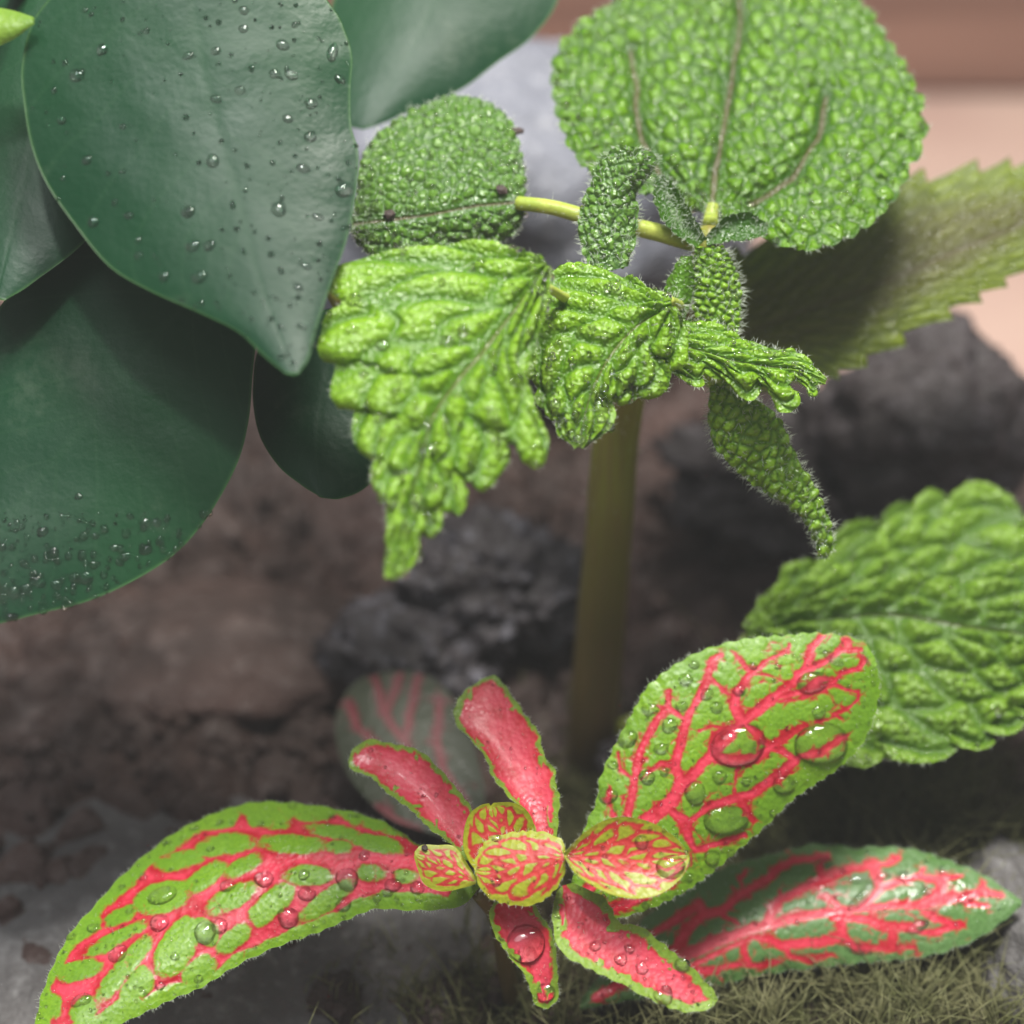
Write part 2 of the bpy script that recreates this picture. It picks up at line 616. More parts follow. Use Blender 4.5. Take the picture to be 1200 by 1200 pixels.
def box(name, lo, hi, mat, parent=None, bev=0.25):
    import bmesh
    bm = bmesh.new()
    bmesh.ops.create_cube(bm, size=1)
    for v in bm.verts:
        for k in range(3):
            v.co[k] = (lo[k] + hi[k]) / 2 + v.co[k] * (hi[k] - lo[k])
    bmesh.ops.bevel(bm, geom=bm.edges[:], offset=bev, segments=2, affect='EDGES')
    V = [tuple(v.co) for v in bm.verts]
    F = [[v.index for v in f.verts] for f in bm.faces]
    bm.free()
    return mesh_obj(name, V, F, mat, parent, smooth=False)


bd = empty('wooden_board', (0, 33, -3.2), 'blurred brown wooden board standing behind the table top', 'board')
box('plank', (-45, 33, -3.2), (45, 35, 3.1), WOOD, bd)
box('plank', (-45, 33.2, 3.15), (45, 35, 10), WOOD, bd)


# ------------------------------------------------------------------ stones
def stone_mat(name, a, b, c, rough=0.7):
    t = NT(name)
    n = t.noise(60, 5, 0.65)
    col = t.mix(t.mr(n, 0.3, 0.7), lin(*a), lin(*b))
    col = t.mix(t.mr(t.noise(340, 4, 0.6), 0.5, 0.72), col, lin(*c))
    nrm = t.bump(t.math('ADD', t.noise(160, 5), t.math('MULTIPLY', t.noise(900, 3), 0.3)), 0.7, 0.003)
    return t.done(t.principled(col, rough, 0.45, nrm).outputs[0])


def stone(name, px, py, d, size, mat, label, seed, amp=0.35, freq=0.9, flat=0.0, rot=0.0, sub=5, pits=0.0):
    import bmesh
    from mathutils import noise as mn, Vector
    bm = bmesh.new()
    bmesh.ops.create_icosphere(bm, subdivisions=sub, radius=1)
    c = W(px, py, np.array(d))
    V = []
    for v in bm.verts:
        p = v.co.copy()
        q = p * freq + Vector((seed * 3.1, seed * 1.7, seed))
        k = 1 + amp * mn.fractal(q * 1.2, 1.0, 2.1, 3) + amp * 0.35 * mn.fractal(q * 4.5, 0.8, 2.1, 4)
        if pits:
            dd = mn.voronoi(q * 3.0)[0]
            k += pits * (min(dd[1] - dd[0], 0.5) - 0.25)
        p = p * k
        if flat and p.z > flat:
            p.z = flat + (p.z - flat) * 0.25
        V.append((p.x * size[0], p.y * size[1], p.z * size[2]))
    F = [[v.index for v in f.verts] for f in bm.faces]
    bm.free()
    V = np.array(V)
    cr, sr = math.cos(rot), math.sin(rot)
    V = np.stack([V[:, 0] * cr - V[:, 1] * sr, V[:, 0] * sr + V[:, 1] * cr, V[:, 2]], 1) + c
    o = mesh_obj(name, V, F, mat)
    return tag(o, label, 'stone', 'stones set into the soil')


PALE = stone_mat('pale_stone', (96, 98, 108), (124, 126, 136), (146, 147, 154), 0.6)
BASALT = stone_mat('dark_stone', (40, 34, 35), (62, 54, 55), (84, 78, 82), 0.6)
GREY = stone_mat('grey_stone', (76, 73, 72), (98, 95, 94), (116, 114, 113), 0.65)
CRUMB = stone_mat('crumbly_stone', (46, 40, 41), (72, 67, 71), (108, 107, 116), 0.55)

stone('stone', 590, 255, 33.0, (4.4, 2.4, 3.2), PALE, 'pale blue-grey stone standing behind the small round leaf', 2, 0.2, 0.8)
stone('stone', 1085, 505, 29.5, (1.75, 1.3, 1.5), BASALT, 'dark angular stone below the brownish serrated leaf', 3, 0.3, 1.1)
stone('stone', 1085, 425, 29.6, (0.85, 0.8, 0.8), BASALT, 'small dark pointed stone just under the brownish leaf', 5, 0.3, 1.2)
stone('stone', 575, 690, 28.8, (1.5, 1.2, 1.0), CRUMB, 'crumbly blue-grey volcanic rock beside the brown stem', 8, 0.3, 1.9, pits=0.5)
stone('stone', 480, 760, 28.2, (1.2, 1.0, 0.6), CRUMB, 'low grey lump in front of the crumbly volcanic rock', 9, 0.38, 1.3, pits=0.4)
stone('stone', 775, 900, 26.6, (0.8, 0.7, 0.4), CRUMB, 'small grey lump to one side of the brown stem foot', 12, 0.3, 1.2)
stone('stone', 160, 1130, 25.2, (4.6, 2.8, 1.0), GREY, 'flat grey stone under the long drooping red-veined leaf', 14, 0.18, 0.9)
stone('stone', 1195, 1110, 24.6, (0.9, 1.6, 1.0), GREY, 'grey stone edge beyond the tip of the lowest pink-veined leaf', 17, 0.2, 0.9)
stone('stone', 250, 760, 28.9, (2.6, 1.5, 0.5), SOIL, 'pinkish brown clod of earth under the big dark leaf', 19, 0.12, 0.7)
stone('stone', 930, 560, 30.5, (2.2, 1.4, 0.9), BASALT, 'low dark clod behind the hanging curled leaf', 23, 0.35, 1.1, pits=0.4)


# ------------------------------------------------------------------ moss
def moss_patch(name, px, py, n, spread, hgt, label, seed):
    r = np.random.default_rng(seed)
    s = (600 - py) / 600 * TAN
    t = CAM[2] / (math.sin(PITCH) - s * math.cos(PITCH))
    c = W(px, py, np.array(t))
    x = c[0] + r.normal(0, spread[0], n)
    y = c[1] + r.normal(0, spread[1], n)
    b = np.stack([x, y, soil_height(x, y) - 0.05], 1)
    h = hgt * r.uniform(0.5, 1.2, n)
    a = r.uniform(0, 6.28, n)
    lean = r.uniform(0.1, 0.75, n)
    d = np.stack([np.cos(a) * lean, np.sin(a) * lean, np.ones(n)], 1) * h[:, None]
    side = np.stack([-np.sin(a), np.cos(a), np.zeros(n)], 1) * r.uniform(0.008, 0.017, (n, 1))
    bend = np.stack([np.cos(a), np.sin(a), np.full(n, -0.5)], 1) * (h * 0.16)[:, None]
    up = np.cross(side, d)
    up = up / (np.linalg.norm(up, axis=1)[:, None] + 1e-9) * 0.012
    V = np.stack([b - side, b + side, b + up * 2, b + d * .6 - side * .8, b + d * .6 + side * .8, b + d * .6 + up * 1.5, b + d + bend], 1).reshape(-1, 3)
    q = np.array([(0, 1, 4), (0, 4, 3), (1, 2, 5), (1, 5, 4), (2, 0, 3), (2, 3, 5), (3, 4, 6), (4, 5, 6), (5, 3, 6)])
    F = (q[None] + 7 * np.arange(n)[:, None, None]).reshape(-1, 3)
    o = mesh_obj(name, V, F, MOSS)
    return tag(o, label, 'moss', kind='stuff')


MOSS = simple('moss_blade', lin(100, 104, 62), lin(132, 130, 92), 200, 0.5, 0.0, trans=0.3)
moss_patch('moss', 1000, 960, 3000, (1.2, 1.0), 1.3, 'olive bristly moss between the two right nerve plant leaves', 1)
moss_patch('moss', 960, 1170, 5200, (2.0, 0.9), 0.9, 'olive moss carpet below the lowest pink-veined leaf', 2)
moss_patch('moss', 690, 960, 1500, (0.5, 0.7), 0.9, 'dull green moss tuft behind the plant crown', 3)
moss_patch('moss', 560, 1170, 700, (0.9, 0.5), 0.4, 'thin dark moss under the plant crown', 4)


# ------------------------------------------------------------------ shared builders for the plants
def tube(name, pts, radii, mat, parent, seg=14, n=40, ridges=0.0):
    P = curve_pts(np.asarray(pts), n)
    r = np.interp(np.linspace(0, 1, n), np.linspace(0, 1, len(radii)), radii)
    T = np.gradient(P, axis=0)
    T /= np.linalg.norm(T, axis=1)[:, None]
    ref = np.array([0.3, -1, 0.2])
    A = np.cross(T, ref)
    A /= np.linalg.norm(A, axis=1)[:, None]
    B = np.cross(T, A)
    th = np.linspace(0, 2 * math.pi, seg, endpoint=False)
    rr = 1 + ridges * np.sin(th * 5)
    wob = 1 + 0.05 * (vnoise(np.linspace(0, 9, n), np.full(n, float(len(pts)))) - 0.5)
    V = P[:, None] + (r * wob)[:, None, None] * (np.cos(th) * rr)[None, :, None] * A[:, None] + (r * wob)[:, None, None] * (np.sin(th) * rr)[None, :, None] * B[:, None]
    V = np.vstack([V.reshape(-1, 3), P[:1], P[-1:]])
    F = []
    for i in range(n - 1):
        for j in range(seg):
            k = (j + 1) % seg
            F.append([i * seg + j, i * seg + k, (i + 1) * seg + k, (i + 1) * seg + j])
    for j in range(seg):
        k = (j + 1) % seg
        F.append([n * seg, k, j])
        F.append([n * seg + 1, (n - 1) * seg + j, (n - 1) * seg + k])
    return mesh_obj(name, V, F, mat, parent)


def hair_mesh(base, dirs, length, width, mat, parent, name='hair'):
    n = len(base)
    d = dirs / (np.linalg.norm(dirs, axis=1)[:, None] + 1e-9)
    a = np.cross(d, np.array([0.31, 0.52, 0.79]))
    a /= np.linalg.norm(a, axis=1)[:, None] + 1e-9
    b = np.cross(d, a)
    L = (length * rng.uniform(0.5, 1.25, n))[:, None]
    bend = rng.normal(0, 0.22, (n, 3)) * L
    m = base + d * L * 0.55
    V = np.stack([base + a * width, base - a * width * .5 + b * width * .87, base - a * width * .5 - b * width * .87,
                  m + a * width * .7, m + (-a * .5 + b * .87) * width * .7, m + (-a * .5 - b * .87) * width * .7, base + d * L + bend], 1).reshape(-1, 3)
    q = np.array([(0, 1, 4), (0, 4, 3), (1, 2, 5), (1, 5, 4), (2, 0, 3), (2, 3, 5), (3, 4, 6), (4, 5, 6), (5, 3, 6)])
    F = (q[None] + 7 * np.arange(n)[:, None, None]).reshape(-1, 3)
    o = mesh_obj(name, V, F, mat, parent)
    o['kind'] = 'stuff'
    return o


def leaf_hair(lf, n_face, n_edge, length=0.10, width=0.0035):
    nu, nv = lf.U.shape
    i = rng.integers(2, nu - 1, n_face)
    j = rng.integers(1, nv - 1, n_face)
    b = lf.P[i, j]
    d = lf.N[i, j] + rng.normal(0, 0.45, (n_face, 3))
    ie = rng.integers(2, nu - 1, n_edge)
    je = np.where(rng.random(n_edge) < 0.5, 0, nv - 1)
    jm = np.where(je == 0, 2, nv - 3)
    be = lf.P[ie, je]
    de = lf.P[ie, je] - lf.P[ie, jm]
    de /= np.linalg.norm(de, axis=1)[:, None] + 1e-9
    de = de + 0.5 * lf.N[ie, je] + rng.normal(0, 0.35, (n_edge, 3))
    return hair_mesh(np.vstack([b, be]), np.vstack([d, de]), length, width, HAIR, lf.obj)


def cap_mesh(lf, px, py, rx, ry, h=0.52, rot=0.0, rings=9, seg=24, wob=0.0):
    """a water bead that sits on the leaf's own relief; rx, ry in units of 0.01 cm"""
    i, j = lf.near(px, py)
    c, nn = lf.P[i, j], lf.N[i, j]
    k = 6
    sl = (slice(max(i - k, 0), i + k + 1), slice(max(j - k, 0), j + k + 1))
    nn = lf.N[sl].reshape(-1, 3).mean(0)
    nn /= np.linalg.norm(nn)
    ax = RIGHT - nn * (RIGHT @ nn)
    ax /= np.linalg.norm(ax)
    ay = np.cross(nn, ax)
    sc = np.linalg.norm(c - CAM) / 22.0
    rx, ry = rx * 0.01 * sc, ry * 0.01 * sc
    # local height of the leaf around the drop
    Q = (lf.P - c).reshape(-1, 3)
    near = (Q ** 2).sum(1) < (1.4 * max(rx, ry) + 0.05) ** 2
    Q = Q[near]
    X, Y, Z = Q @ ax, Q @ ay, Q @ nn
    if len(Q) > 12:
        A = np.stack([np.ones_like(X), X, Y, X * X, X * Y, Y * Y], 1)
        co = np.linalg.lstsq(A, Z, rcond=None)[0]
    else:
        co = np.zeros(6)
    rr = np.concatenate([np.sin(np.linspace(0, math.pi / 2, rings))])
    th = np.linspace(0, 2 * math.pi, seg, endpoint=False)
    H = h * min(rx, ry)
    V = []

    def pt(r, t, z):
        wv = 1 + wob * (math.sin(2 * t + px) * 0.6 + math.sin(3 * t + py) * 0.4)
        x0, y0 = rx * r * wv * math.cos(t), ry * r * wv * math.sin(t)
        x, y = x0 * math.cos(rot) - y0 * math.sin(rot), x0 * math.sin(rot) + y0 * math.cos(rot)
        g = co @ np.array([1, x, y, x * x, x * y, y * y])
        return c + ax * x + ay * y + nn * (g + z)
    V.append(pt(0, 0, H))
    for r in rr[1:]:
        for t in th:
            V.append(pt(r, t, H * math.sqrt(max(1 - r * r, 0)) - 0.002))
    for t in th:
        V.append(pt(0.95, t, -0.018))
    V.append(pt(0, 0, -0.018))
    F = []
    for s in range(seg):
        F.append([0, 1 + s, 1 + (s + 1) % seg])
    nr = len(rr)
    for q in range(nr - 1):
        for s in range(seg):
            a = 1 + q * seg + s
            b = 1 + q * seg + (s + 1) % seg
            F.append([a, a + seg, b + seg, b])
    last = 1 + (nr - 1) * seg
    for s in range(seg):
        F.append([last + seg, last + (s + 1) % seg, last + s])
    return np.array(V), F


def drop(lf, px, py, rx, ry=None, label='', group=None, **kw):
    V, F = cap_mesh(lf, px, py, rx, ry or rx, **kw)
    o = mesh_obj('water_drop', V, F, WATER)
    tag(o, label, 'water drop', group)
    o.cycles.is_caustics_caster = True
    return o


ORD = ['first', 'second', 'third', 'fourth', 'fifth', 'sixth', 'seventh', 'eighth', 'ninth', 'tenth', 'eleventh', 'twelfth', 'thirteenth', 'fourteenth', 'fifteenth',
       'sixteenth', 'seventeenth', 'eighteenth', 'nineteenth', 'twentieth']


def beads(lf, items, noun, leafname, group, h=0.52, wob=0.05):
    """items: (x, y, rx, ry, rot); each is labelled by its rank from the tip within its strip of the blade"""
    strips = {}
    for it in items:
        i, j = lf.near(it[0], it[1])
        v, u = lf.V[i, j], lf.U[i, j]
        e = lf.PY[i, 0] < lf.PY[i, -1]
        side = 'midrib' if abs(v) < 0.36 else ('upper margin' if (v < 0) == e else 'lower margin')
        strips.setdefault(side, []).append((-u, it))
    for side, lst in strips.items():
        lst.sort(key=lambda q: q[0])
        for n, (_, (x, y, rx, ry, ro)) in enumerate(lst):
            lab = '%s %s from the tip, %s of the %s' % (ORD[n], noun, side, leafname)
            drop(lf, x, y, rx, ry, lab, group, rot=ro, h=h, wob=wob)


ICO_V = np.array([(0, 0, 1), (.894, 0, .447), (.276, .851, .447), (-.724, .526, .447), (-.724, -.526, .447), (.276, -.851, .447),
                  (.724, .526, -.447), (-.276, .851, -.447), (-.894, 0, -.447), (-.276, -.851, -.447), (.724, -.526, -.447), (0, 0, -1)])


def dew(lf, n, r0, r1, where=None):
    """specks of dew too fine to count: low beads on the leaf"""
    nu, nv = lf.U.shape
    i = rng.integers(2, nu - 2, n * 3)
    j = rng.integers(1, nv - 1, n * 3)
    if where is not None:
        k = where(lf, i, j)
        i, j = i[k], j[k]
    i, j = i[:n], j[:n]
    n = len(i)
    r = (r0 + (r1 - r0) * rng.random(n) ** 3) * 0.01
    c, N = lf.P[i, j], lf.N[i, j]
    A = np.cross(N, np.array([0.3, 0.9, 0.1]))
    A /= np.linalg.norm(A, axis=1)[:, None]
    B = np.cross(N, A)
    seg, V = 8, []
    prof = [(1.0, -0.12), (1.0, 0.1), (0.8, 0.46), (0.42, 0.68)]
    for rr, z in prof:
        for s in range(seg):
            t = 2 * math.pi * s / seg
            V.append(c + (A * math.cos(t) + B * math.sin(t)) * (r * rr)[:, None] + N * (r * z)[:, None])
    V.append(c + N * (r * 0.76)[:, None])
    V.append(c - N * (r * 0.12)[:, None])
    V = np.stack(V, 1)
    m = V.shape[1]
    f = []
    for q in range(3):
        for s in range(seg):
            a, b = q * seg + s, q * seg + (s + 1) % seg
            f += [(a, b, b + seg), (a, b + seg, a + seg)]
    for s in range(seg):
        f.append((3 * seg + s, 3 * seg + (s + 1) % seg, m - 2))
        f.append(((s + 1) % seg, s, m - 1))
    F = (np.array(f)[None] + m * np.arange(n)[:, None, None]).reshape(-1, 3)
    o = mesh_obj('dew', V.reshape(-1, 3), F, WATER, lf.obj)
    o['kind'] = 'stuff'
    return o


# ------------------------------------------------------------------ nerve plant (red veins on lime leaves)
def conv(pts, ox, oy, k):
    return [(ox + x / k, oy + y / k) for x, y in pts]


def seg_taper(px, py, pts, hw):
    """distance to a polyline whose half-width runs out toward its far end"""
    d = np.full(px.shape, 1e9)
    n = len(pts) - 1
    for k, ((x0, y0), (x1, y1)) in enumerate(zip(pts[:-1], pts[1:])):
        vx, vy = x1 - x0, y1 - y0
        t = np.clip(((px - x0) * vx + (py - y0) * vy) / (vx * vx + vy * vy + 1e-9), 0, 1)
        s = (k + t) / n
        d = np.minimum(d, np.hypot(px - x0 - t * vx, py - y0 - t * vy) - hw * (1.12 - 0.45 * s ** 2))
    return d


def veinlets(lf, d):
    """hair-thin side branches that leave the main veins and run out in the green cells"""
    f1, f2, _ = voro(lf.PX / 17 + 0.3 * vnoise(lf.PX / 8, lf.PY / 8, 3), lf.PY / 17, 45, 0.9)
    return 1.1 - (f2 - f1) * 8 - np.clip(d - 1.0, 0, 99) * (0.10 + 0.4 * vnoise(lf.PX / 16, lf.PY / 16, 46))


def vein_field(veins):
    """cm inside (+) or outside (-) the red veins; veins: (points, width) in photo px"""
    def f(lf):
        d = np.full(lf.U.shape, 1e9)
        wx = lf.PX + 3.0 * (fbm(lf.PX / 22, lf.PY / 22, 41, 2) - 0.4)
        wy = lf.PY + 3.0 * (fbm(lf.PX / 22, lf.PY / 22, 47, 2) - 0.4)
        for pts, wd in veins:
            d = np.minimum(d, seg_taper(wx, wy, pts, wd / 2))
        d = d + 3.6 * (fbm(lf.PX / 9, lf.PY / 9, 43, 3) - 0.45)
        return np.maximum(-d, veinlets(lf, d)) / 100
    return f


def nerve_relief(amp=0.028, edge_drop=0.0):
    def r(lf):
        f = lf.fld
        return -amp * 0.5 * sstep(-0.07, 0.07, f) + 0.012 * (fbm(lf.PX / 30, lf.PY / 30, 3, 3) - 0.5) + edge_drop * sstep(12, 0, lf.edge)
    return r


BASE_N = W(612, 1120, np.array(24.6))
nerve = empty('nerve_plant', BASE_N, 'red and lime nerve plant with a rosette of net-veined leaves', 'plant')
tube('stem', [BASE_N + [0, .2, -.6], W(612, 1080, np.array(23.6)), W(618, 1020, np.array(22.2))], [0.15, 0.14, 0.11], STEM, nerve)
tube('petiole', [W(560, 1048, np.array(22.25)), W(580, 1075, np.array(22.6)), W(592, 1130, np.array(23.4)), W(600, 1170, np.array(24.0))], [0.08, 0.09, 0.11, 0.12], STEM, nerve)

# F1: long drooping leaf
ISL = []
for x, y, a, b, an in [(1040, 260, 140, 50, -10), (790, 345, 120, 45, -10), (715, 540, 140, 75, -15), (930, 430, 110, 45, -35), (1130, 375, 90, 35, -30),
                       (1070, 545, 140, 50, -30), (500, 630, 75, 35, -25), (470, 750, 150, 30, -28), (790, 800, 165, 88, -60), (930, 715, 60, 75, -60), (1085, 755, 90, 45, -40),
                       (500, 920, 200, 45, -52), (580, 1000, 100, 60, -55), (900, 930, 95, 58, -40), (270, 920, 105, 45, -15), (110, 1110, 70, 65, 0), (300, 1130, 70, 60, -50)]:
    ISL.append((30 + x / 4.444, 930 + y / 4.444, a / 4.444, b / 4.444, an))
for x, y, a, b, an in [(150, 150, 110, 55, 15), (270, 295, 150, 45, 3), (470, 230, 110, 28, 8), (500, 310, 55, 28, 5), (700, 290, 100, 35, 12), (345, 455, 105, 45, 0),
                       (670, 440, 65, 35, 3), (835, 455, 50, 30, 5), (160, 600, 120, 60, -45), (440, 580, 145, 42, -38), (700, 205, 80, 18, 18)]:
    ISL.append((280 + x / 4.2857, 920 + y / 4.2857, a / 4.2857, b / 4.2857, an))
ZONE = [(540, 1020), (490, 990), (443, 964), (415, 966), (394, 951), (384, 962), (345, 960), (331, 947), (318, 966), (296, 966), (281, 952), (272, 966), (232, 976), (214, 988),
        (196, 1000), (172, 1016), (158, 1036), (138, 1052), (120, 1066), (117, 1087), (95, 1102), (82, 1113), (74, 1130), (57, 1157), (62, 1180), (52, 1240), (75, 1240), (84, 1200),
        (118, 1186), (150, 1164), (170, 1168), (201, 1153), (244, 1146), (277, 1117), (285, 1114), (315, 1102), (357, 1083), (392, 1069), (420, 1053), (448, 1044), (485, 1046), (525, 1052)]


def f1_field(lf):
    wx = lf.PX + 4.0 * (fbm(lf.PX / 18, lf.PY / 18, 51, 3) - 0.45)
    wy = lf.PY + 4.0 * (fbm(lf.PX / 18, lf.PY / 18, 57, 3) - 0.45)
    d = np.full(lf.U.shape, 1e9)
    for x, y, a, b, an in ISL:
        c, s = math.cos(math.radians(an)), math.sin(math.radians(an))
        X, Y = (wx - x) * c + (wy - y) * s, -(wx - x) * s + (wy - y) * c
        k = ((np.abs(X) / a) ** 2.4 + (np.abs(Y) / b) ** 2.4) ** (1 / 2.4)
        d = np.minimum(d, (k - 1) * min(a, b))
    z = seg_dist(wx, wy, ZONE + ZONE[:1])
    z = np.where(in_poly(wx, wy, ZONE), z, -z)
    g = np.minimum(d - 1.0, z) + 1.5 * (fbm(lf.PX / 9, lf.PY / 9, 43, 3) - 0.45)
    return np.maximum(g, veinlets(lf, -g) - 1.3) / 100


F1 = Leaf('leaf', nerve, NERVE, [(562, 1030), (479, 1008), (424, 1000), (369, 1005), (323, 1018), (245, 1054), (177, 1098), (117, 1148), (75, 1196), (46, 1246)],
          [(562, 1026), (515, 1002), (488, 987), (452, 964), (406, 950), (346, 941), (300, 940), (259, 950), (213, 971), (186, 989), (145, 1024), (112, 1060), (80, 1097), (57, 1143), (43, 1190), (40, 1246)],
          [(562, 1040), (539, 1062), (488, 1067), (442, 1065), (420, 1072), (374, 1092), (328, 1108), (282, 1129), (236, 1157), (204, 1170), (167, 1188), (130, 1206), (90, 1232), (52, 1252)],
          22.25, (-0.10, 0.75), cv=0.30, nu=330, nv=171, field=f1_field, relief=nerve_relief(0.035), teeth=(24, 1.8),
          label='long drooping leaf with a net of pink-red veins')

# F2: broad leaf with big drops
A = lambda p: conv(p, 680, 720, 3.158)
f2v = [([(0, 1060), (120, 900), (250, 780), (370, 640), (440, 570), (520, 480), (600, 400), (690, 325), (790, 250), (835, 195), (855, 125), (900, 78)], 34),
       ([(380, 640), (350, 560), (370, 480), (392, 390), (430, 320), (470, 240), (490, 165), (520, 150)], 28),
       ([(150, 860), (175, 740), (200, 610), (220, 510), (270, 410), (325, 340), (325, 285)], 26), ([(325, 345), (385, 385)], 18), ([(325, 350), (285, 340)], 12),
       ([(200, 610), (148, 572), (140, 515)], 14), ([(125, 745), (100, 690), (108, 650)], 18), ([(240, 770), (345, 690), (365, 600)], 40),
       ([(600, 395), (572, 345), (575, 290), (630, 215)], 32), ([(630, 220), (690, 168), (770, 130)], 18), ([(630, 215), (605, 185), (575, 140)], 16), ([(630, 215), (700, 225), (750, 245)], 10),
       ([(690, 168), (705, 120)], 10), ([(770, 140), (775, 110)], 10),
       ([(800, 220), (900, 180), (965, 130), (1040, 130)], 24), ([(985, 95), (1000, 130)], 24),
       ([(650, 370), (734, 309), (850, 281), (937, 252), (966, 217), (1035, 199), (1053, 170), (1040, 155)], 20), ([(850, 281), (880, 245), (930, 240)], 26),
       ([(734, 320), (800, 318), (937, 263), (983, 275), (1030, 286), (1030, 315), (995, 344), (948, 367), (925, 391), (873, 399)], 15), ([(940, 370), (975, 390)], 14),
       ([(705, 495), (763, 454), (821, 414)], 22), ([(705, 495), (752, 506), (798, 541), (821, 524), (891, 506), (948, 466), (989, 448)], 23),
       ([(601, 402), (647, 443), (705, 495)], 24), ([(490, 520), (500, 455), (560, 415)], 34), ([(490, 524), (560, 545), (647, 530), (705, 495)], 36),
       ([(798, 541), (752, 582), (705, 616), (647, 657), (560, 686), (474, 715), (435, 745), (395, 775)], 30), ([(572, 668), (578, 582), (600, 555)], 12), ([(590, 680), (612, 720), (640, 765)], 22),
       ([(395, 775), (400, 830), (430, 872), (500, 852), (610, 815)], 26), ([(395, 775), (340, 725)], 34), ([(410, 880), (412, 940)], 12),
       ([(350, 560), (300, 550), (222, 612)], 16), ([(440, 430), (490, 408), (545, 425)], 10), ([(490, 240), (530, 285), (565, 305)], 12), ([(60, 1110), (200, 1065), (300, 1010), (395, 930)], 28),
       ([(120, 900), (150, 860), (160, 800)], 22)]
f2v = [(A(p), 1.34 * wd / 3.158) for p, wd in f2v]
F2 = Leaf('leaf', nerve, NERVE, A([(-40, 1080), (120, 900), (250, 780), (370, 640), (520, 490), (690, 340), (860, 240), (1000, 190), (1095, 190)]),
          A([(-50, 1060), (-10, 900), (20, 780), (60, 690), (75, 600), (130, 480), (200, 350), (255, 260), (390, 162), (520, 110), (640, 86), (760, 77), (850, 67), (960, 74), (1045, 100), (1085, 150), (1100, 185)]),
          A([(-30, 1110), (80, 1135), (180, 1115), (280, 1080), (380, 1030), (480, 960), (600, 860), (700, 770), (780, 690), (880, 620), (960, 565), (1045, 475), (1090, 370), (1108, 270), (1102, 200)]),
          22.3, (0.04, 0.12), cv=0.22, cu=-0.05, nu=330, nv=211, field=vein_field(f2v), relief=nerve_relief(0.03), teeth=(30, 2.2),
          label='broad upright leaf beaded with large water drops')

# F3: low mature leaf
f3v = [([(700, 1168), (733, 1150), (770, 1133), (806, 1118), (840, 1104), (876, 1090), (896, 1084), (920, 1078), (950, 1072), (985, 1068), (1012, 1064), (1044, 1060), (1075, 1060), (1090, 1052), (1102, 1042), (1105, 1030)], 10),
       ([(775, 1130), (792, 1112), (806, 1088), (824, 1072), (848, 1066), (870, 1046), (900, 1030), (910, 1018), (928, 1008), (952, 1006), (970, 1002)], 9.5),
       ([(824, 1072), (818, 1058), (806, 1068), (780, 1084), (755, 1100)], 9), ([(872, 1044), (866, 1030), (876, 1018)], 5), ([(906, 1028), (902, 1020)], 5),
       ([(898, 1082), (906, 1064), (914, 1054), (930, 1046), (956, 1034), (977, 1025), (998, 1017), (1023, 1014), (1040, 1012), (1054, 1004)], 9), ([(914, 1054), (915, 1042)], 6),
       ([(962, 1032), (962, 1012), (970, 1003)], 6), ([(1023, 1014), (1029, 1031), (1031, 1041), (1019, 1056), (992, 1072)], 10),
       ([(1031, 1039), (1054, 1033), (1075, 1027), (1083, 1016)], 8), ([(1075, 1027), (1096, 1029), (1112, 1029), (1127, 1026)], 8), ([(1104, 1031), (1102, 1050), (1083, 1064)], 10),
       ([(1104, 1052), (1127, 1052), (1148, 1045), (1175, 1050)], 10), ([(1148, 1045), (1152, 1036)], 8), ([(1133, 1058), (1158, 1062)], 7),
       ([(1083, 1064), (1096, 1077), (1123, 1083)], 9), ([(1123, 1083), (1096, 1093), (1085, 1093), (1050, 1085)], 8), ([(977, 1075), (1017, 1077), (1040, 1087), (1067, 1085), (1083, 1083)], 9),
       ([(985, 1075), (987, 1097), (962, 1104), (930, 1106), (916, 1108), (900, 1100), (880, 1098)], 10), ([(987, 1097), (1002, 1110), (1033, 1112), (1071, 1110)], 8), ([(1044, 1110), (1046, 1095), (1042, 1087)], 8),
       ([(920, 1106), (926, 1120), (950, 1126), (974, 1118)], 6), ([(800, 1140), (816, 1138), (840, 1136), (868, 1130), (888, 1132), (916, 1126)], 8), ([(840, 1136), (846, 1148)], 6), ([(878, 1130), (872, 1112), (868, 1100)], 6),
       ([(806, 1134), (830, 1122), (852, 1112), (880, 1100)], 6), ([(848, 1072), (868, 1084)], 5), ([(967, 1050), (981, 1060), (985, 1072)], 7), ([(1023, 1014), (1012, 1008)], 4), ([(1040, 1012), (1046, 1002)], 4)]
F3 = Leaf('leaf', nerve, NERVE_BACK, [(680, 1180), (733, 1150), (806, 1118), (876, 1090), (950, 1070), (1044, 1058), (1120, 1054), (1197, 1058)],
          [(680, 1172), (720, 1120), (760, 1072), (800, 1042), (850, 1016), (901, 1002), (957, 989), (1004, 994), (1027, 992), (1069, 995), (1107, 1007), (1144, 1021), (1172, 1037), (1198, 1056)],
          [(680, 1184), (740, 1172), (800, 1162), (845, 1154), (883, 1144), (943, 1135), (1013, 1128), (1083, 1121), (1135, 1105), (1167, 1086), (1197, 1062)],
          23.1, (-0.03, 0.55), cv=0.25, nu=280, nv=161, field=vein_field([(p, wd * 1.3) for p, wd in f3v]), relief=nerve_relief(0.024), teeth=(22, 2.4),
          label='low green leaf with coral veins and wet patches')


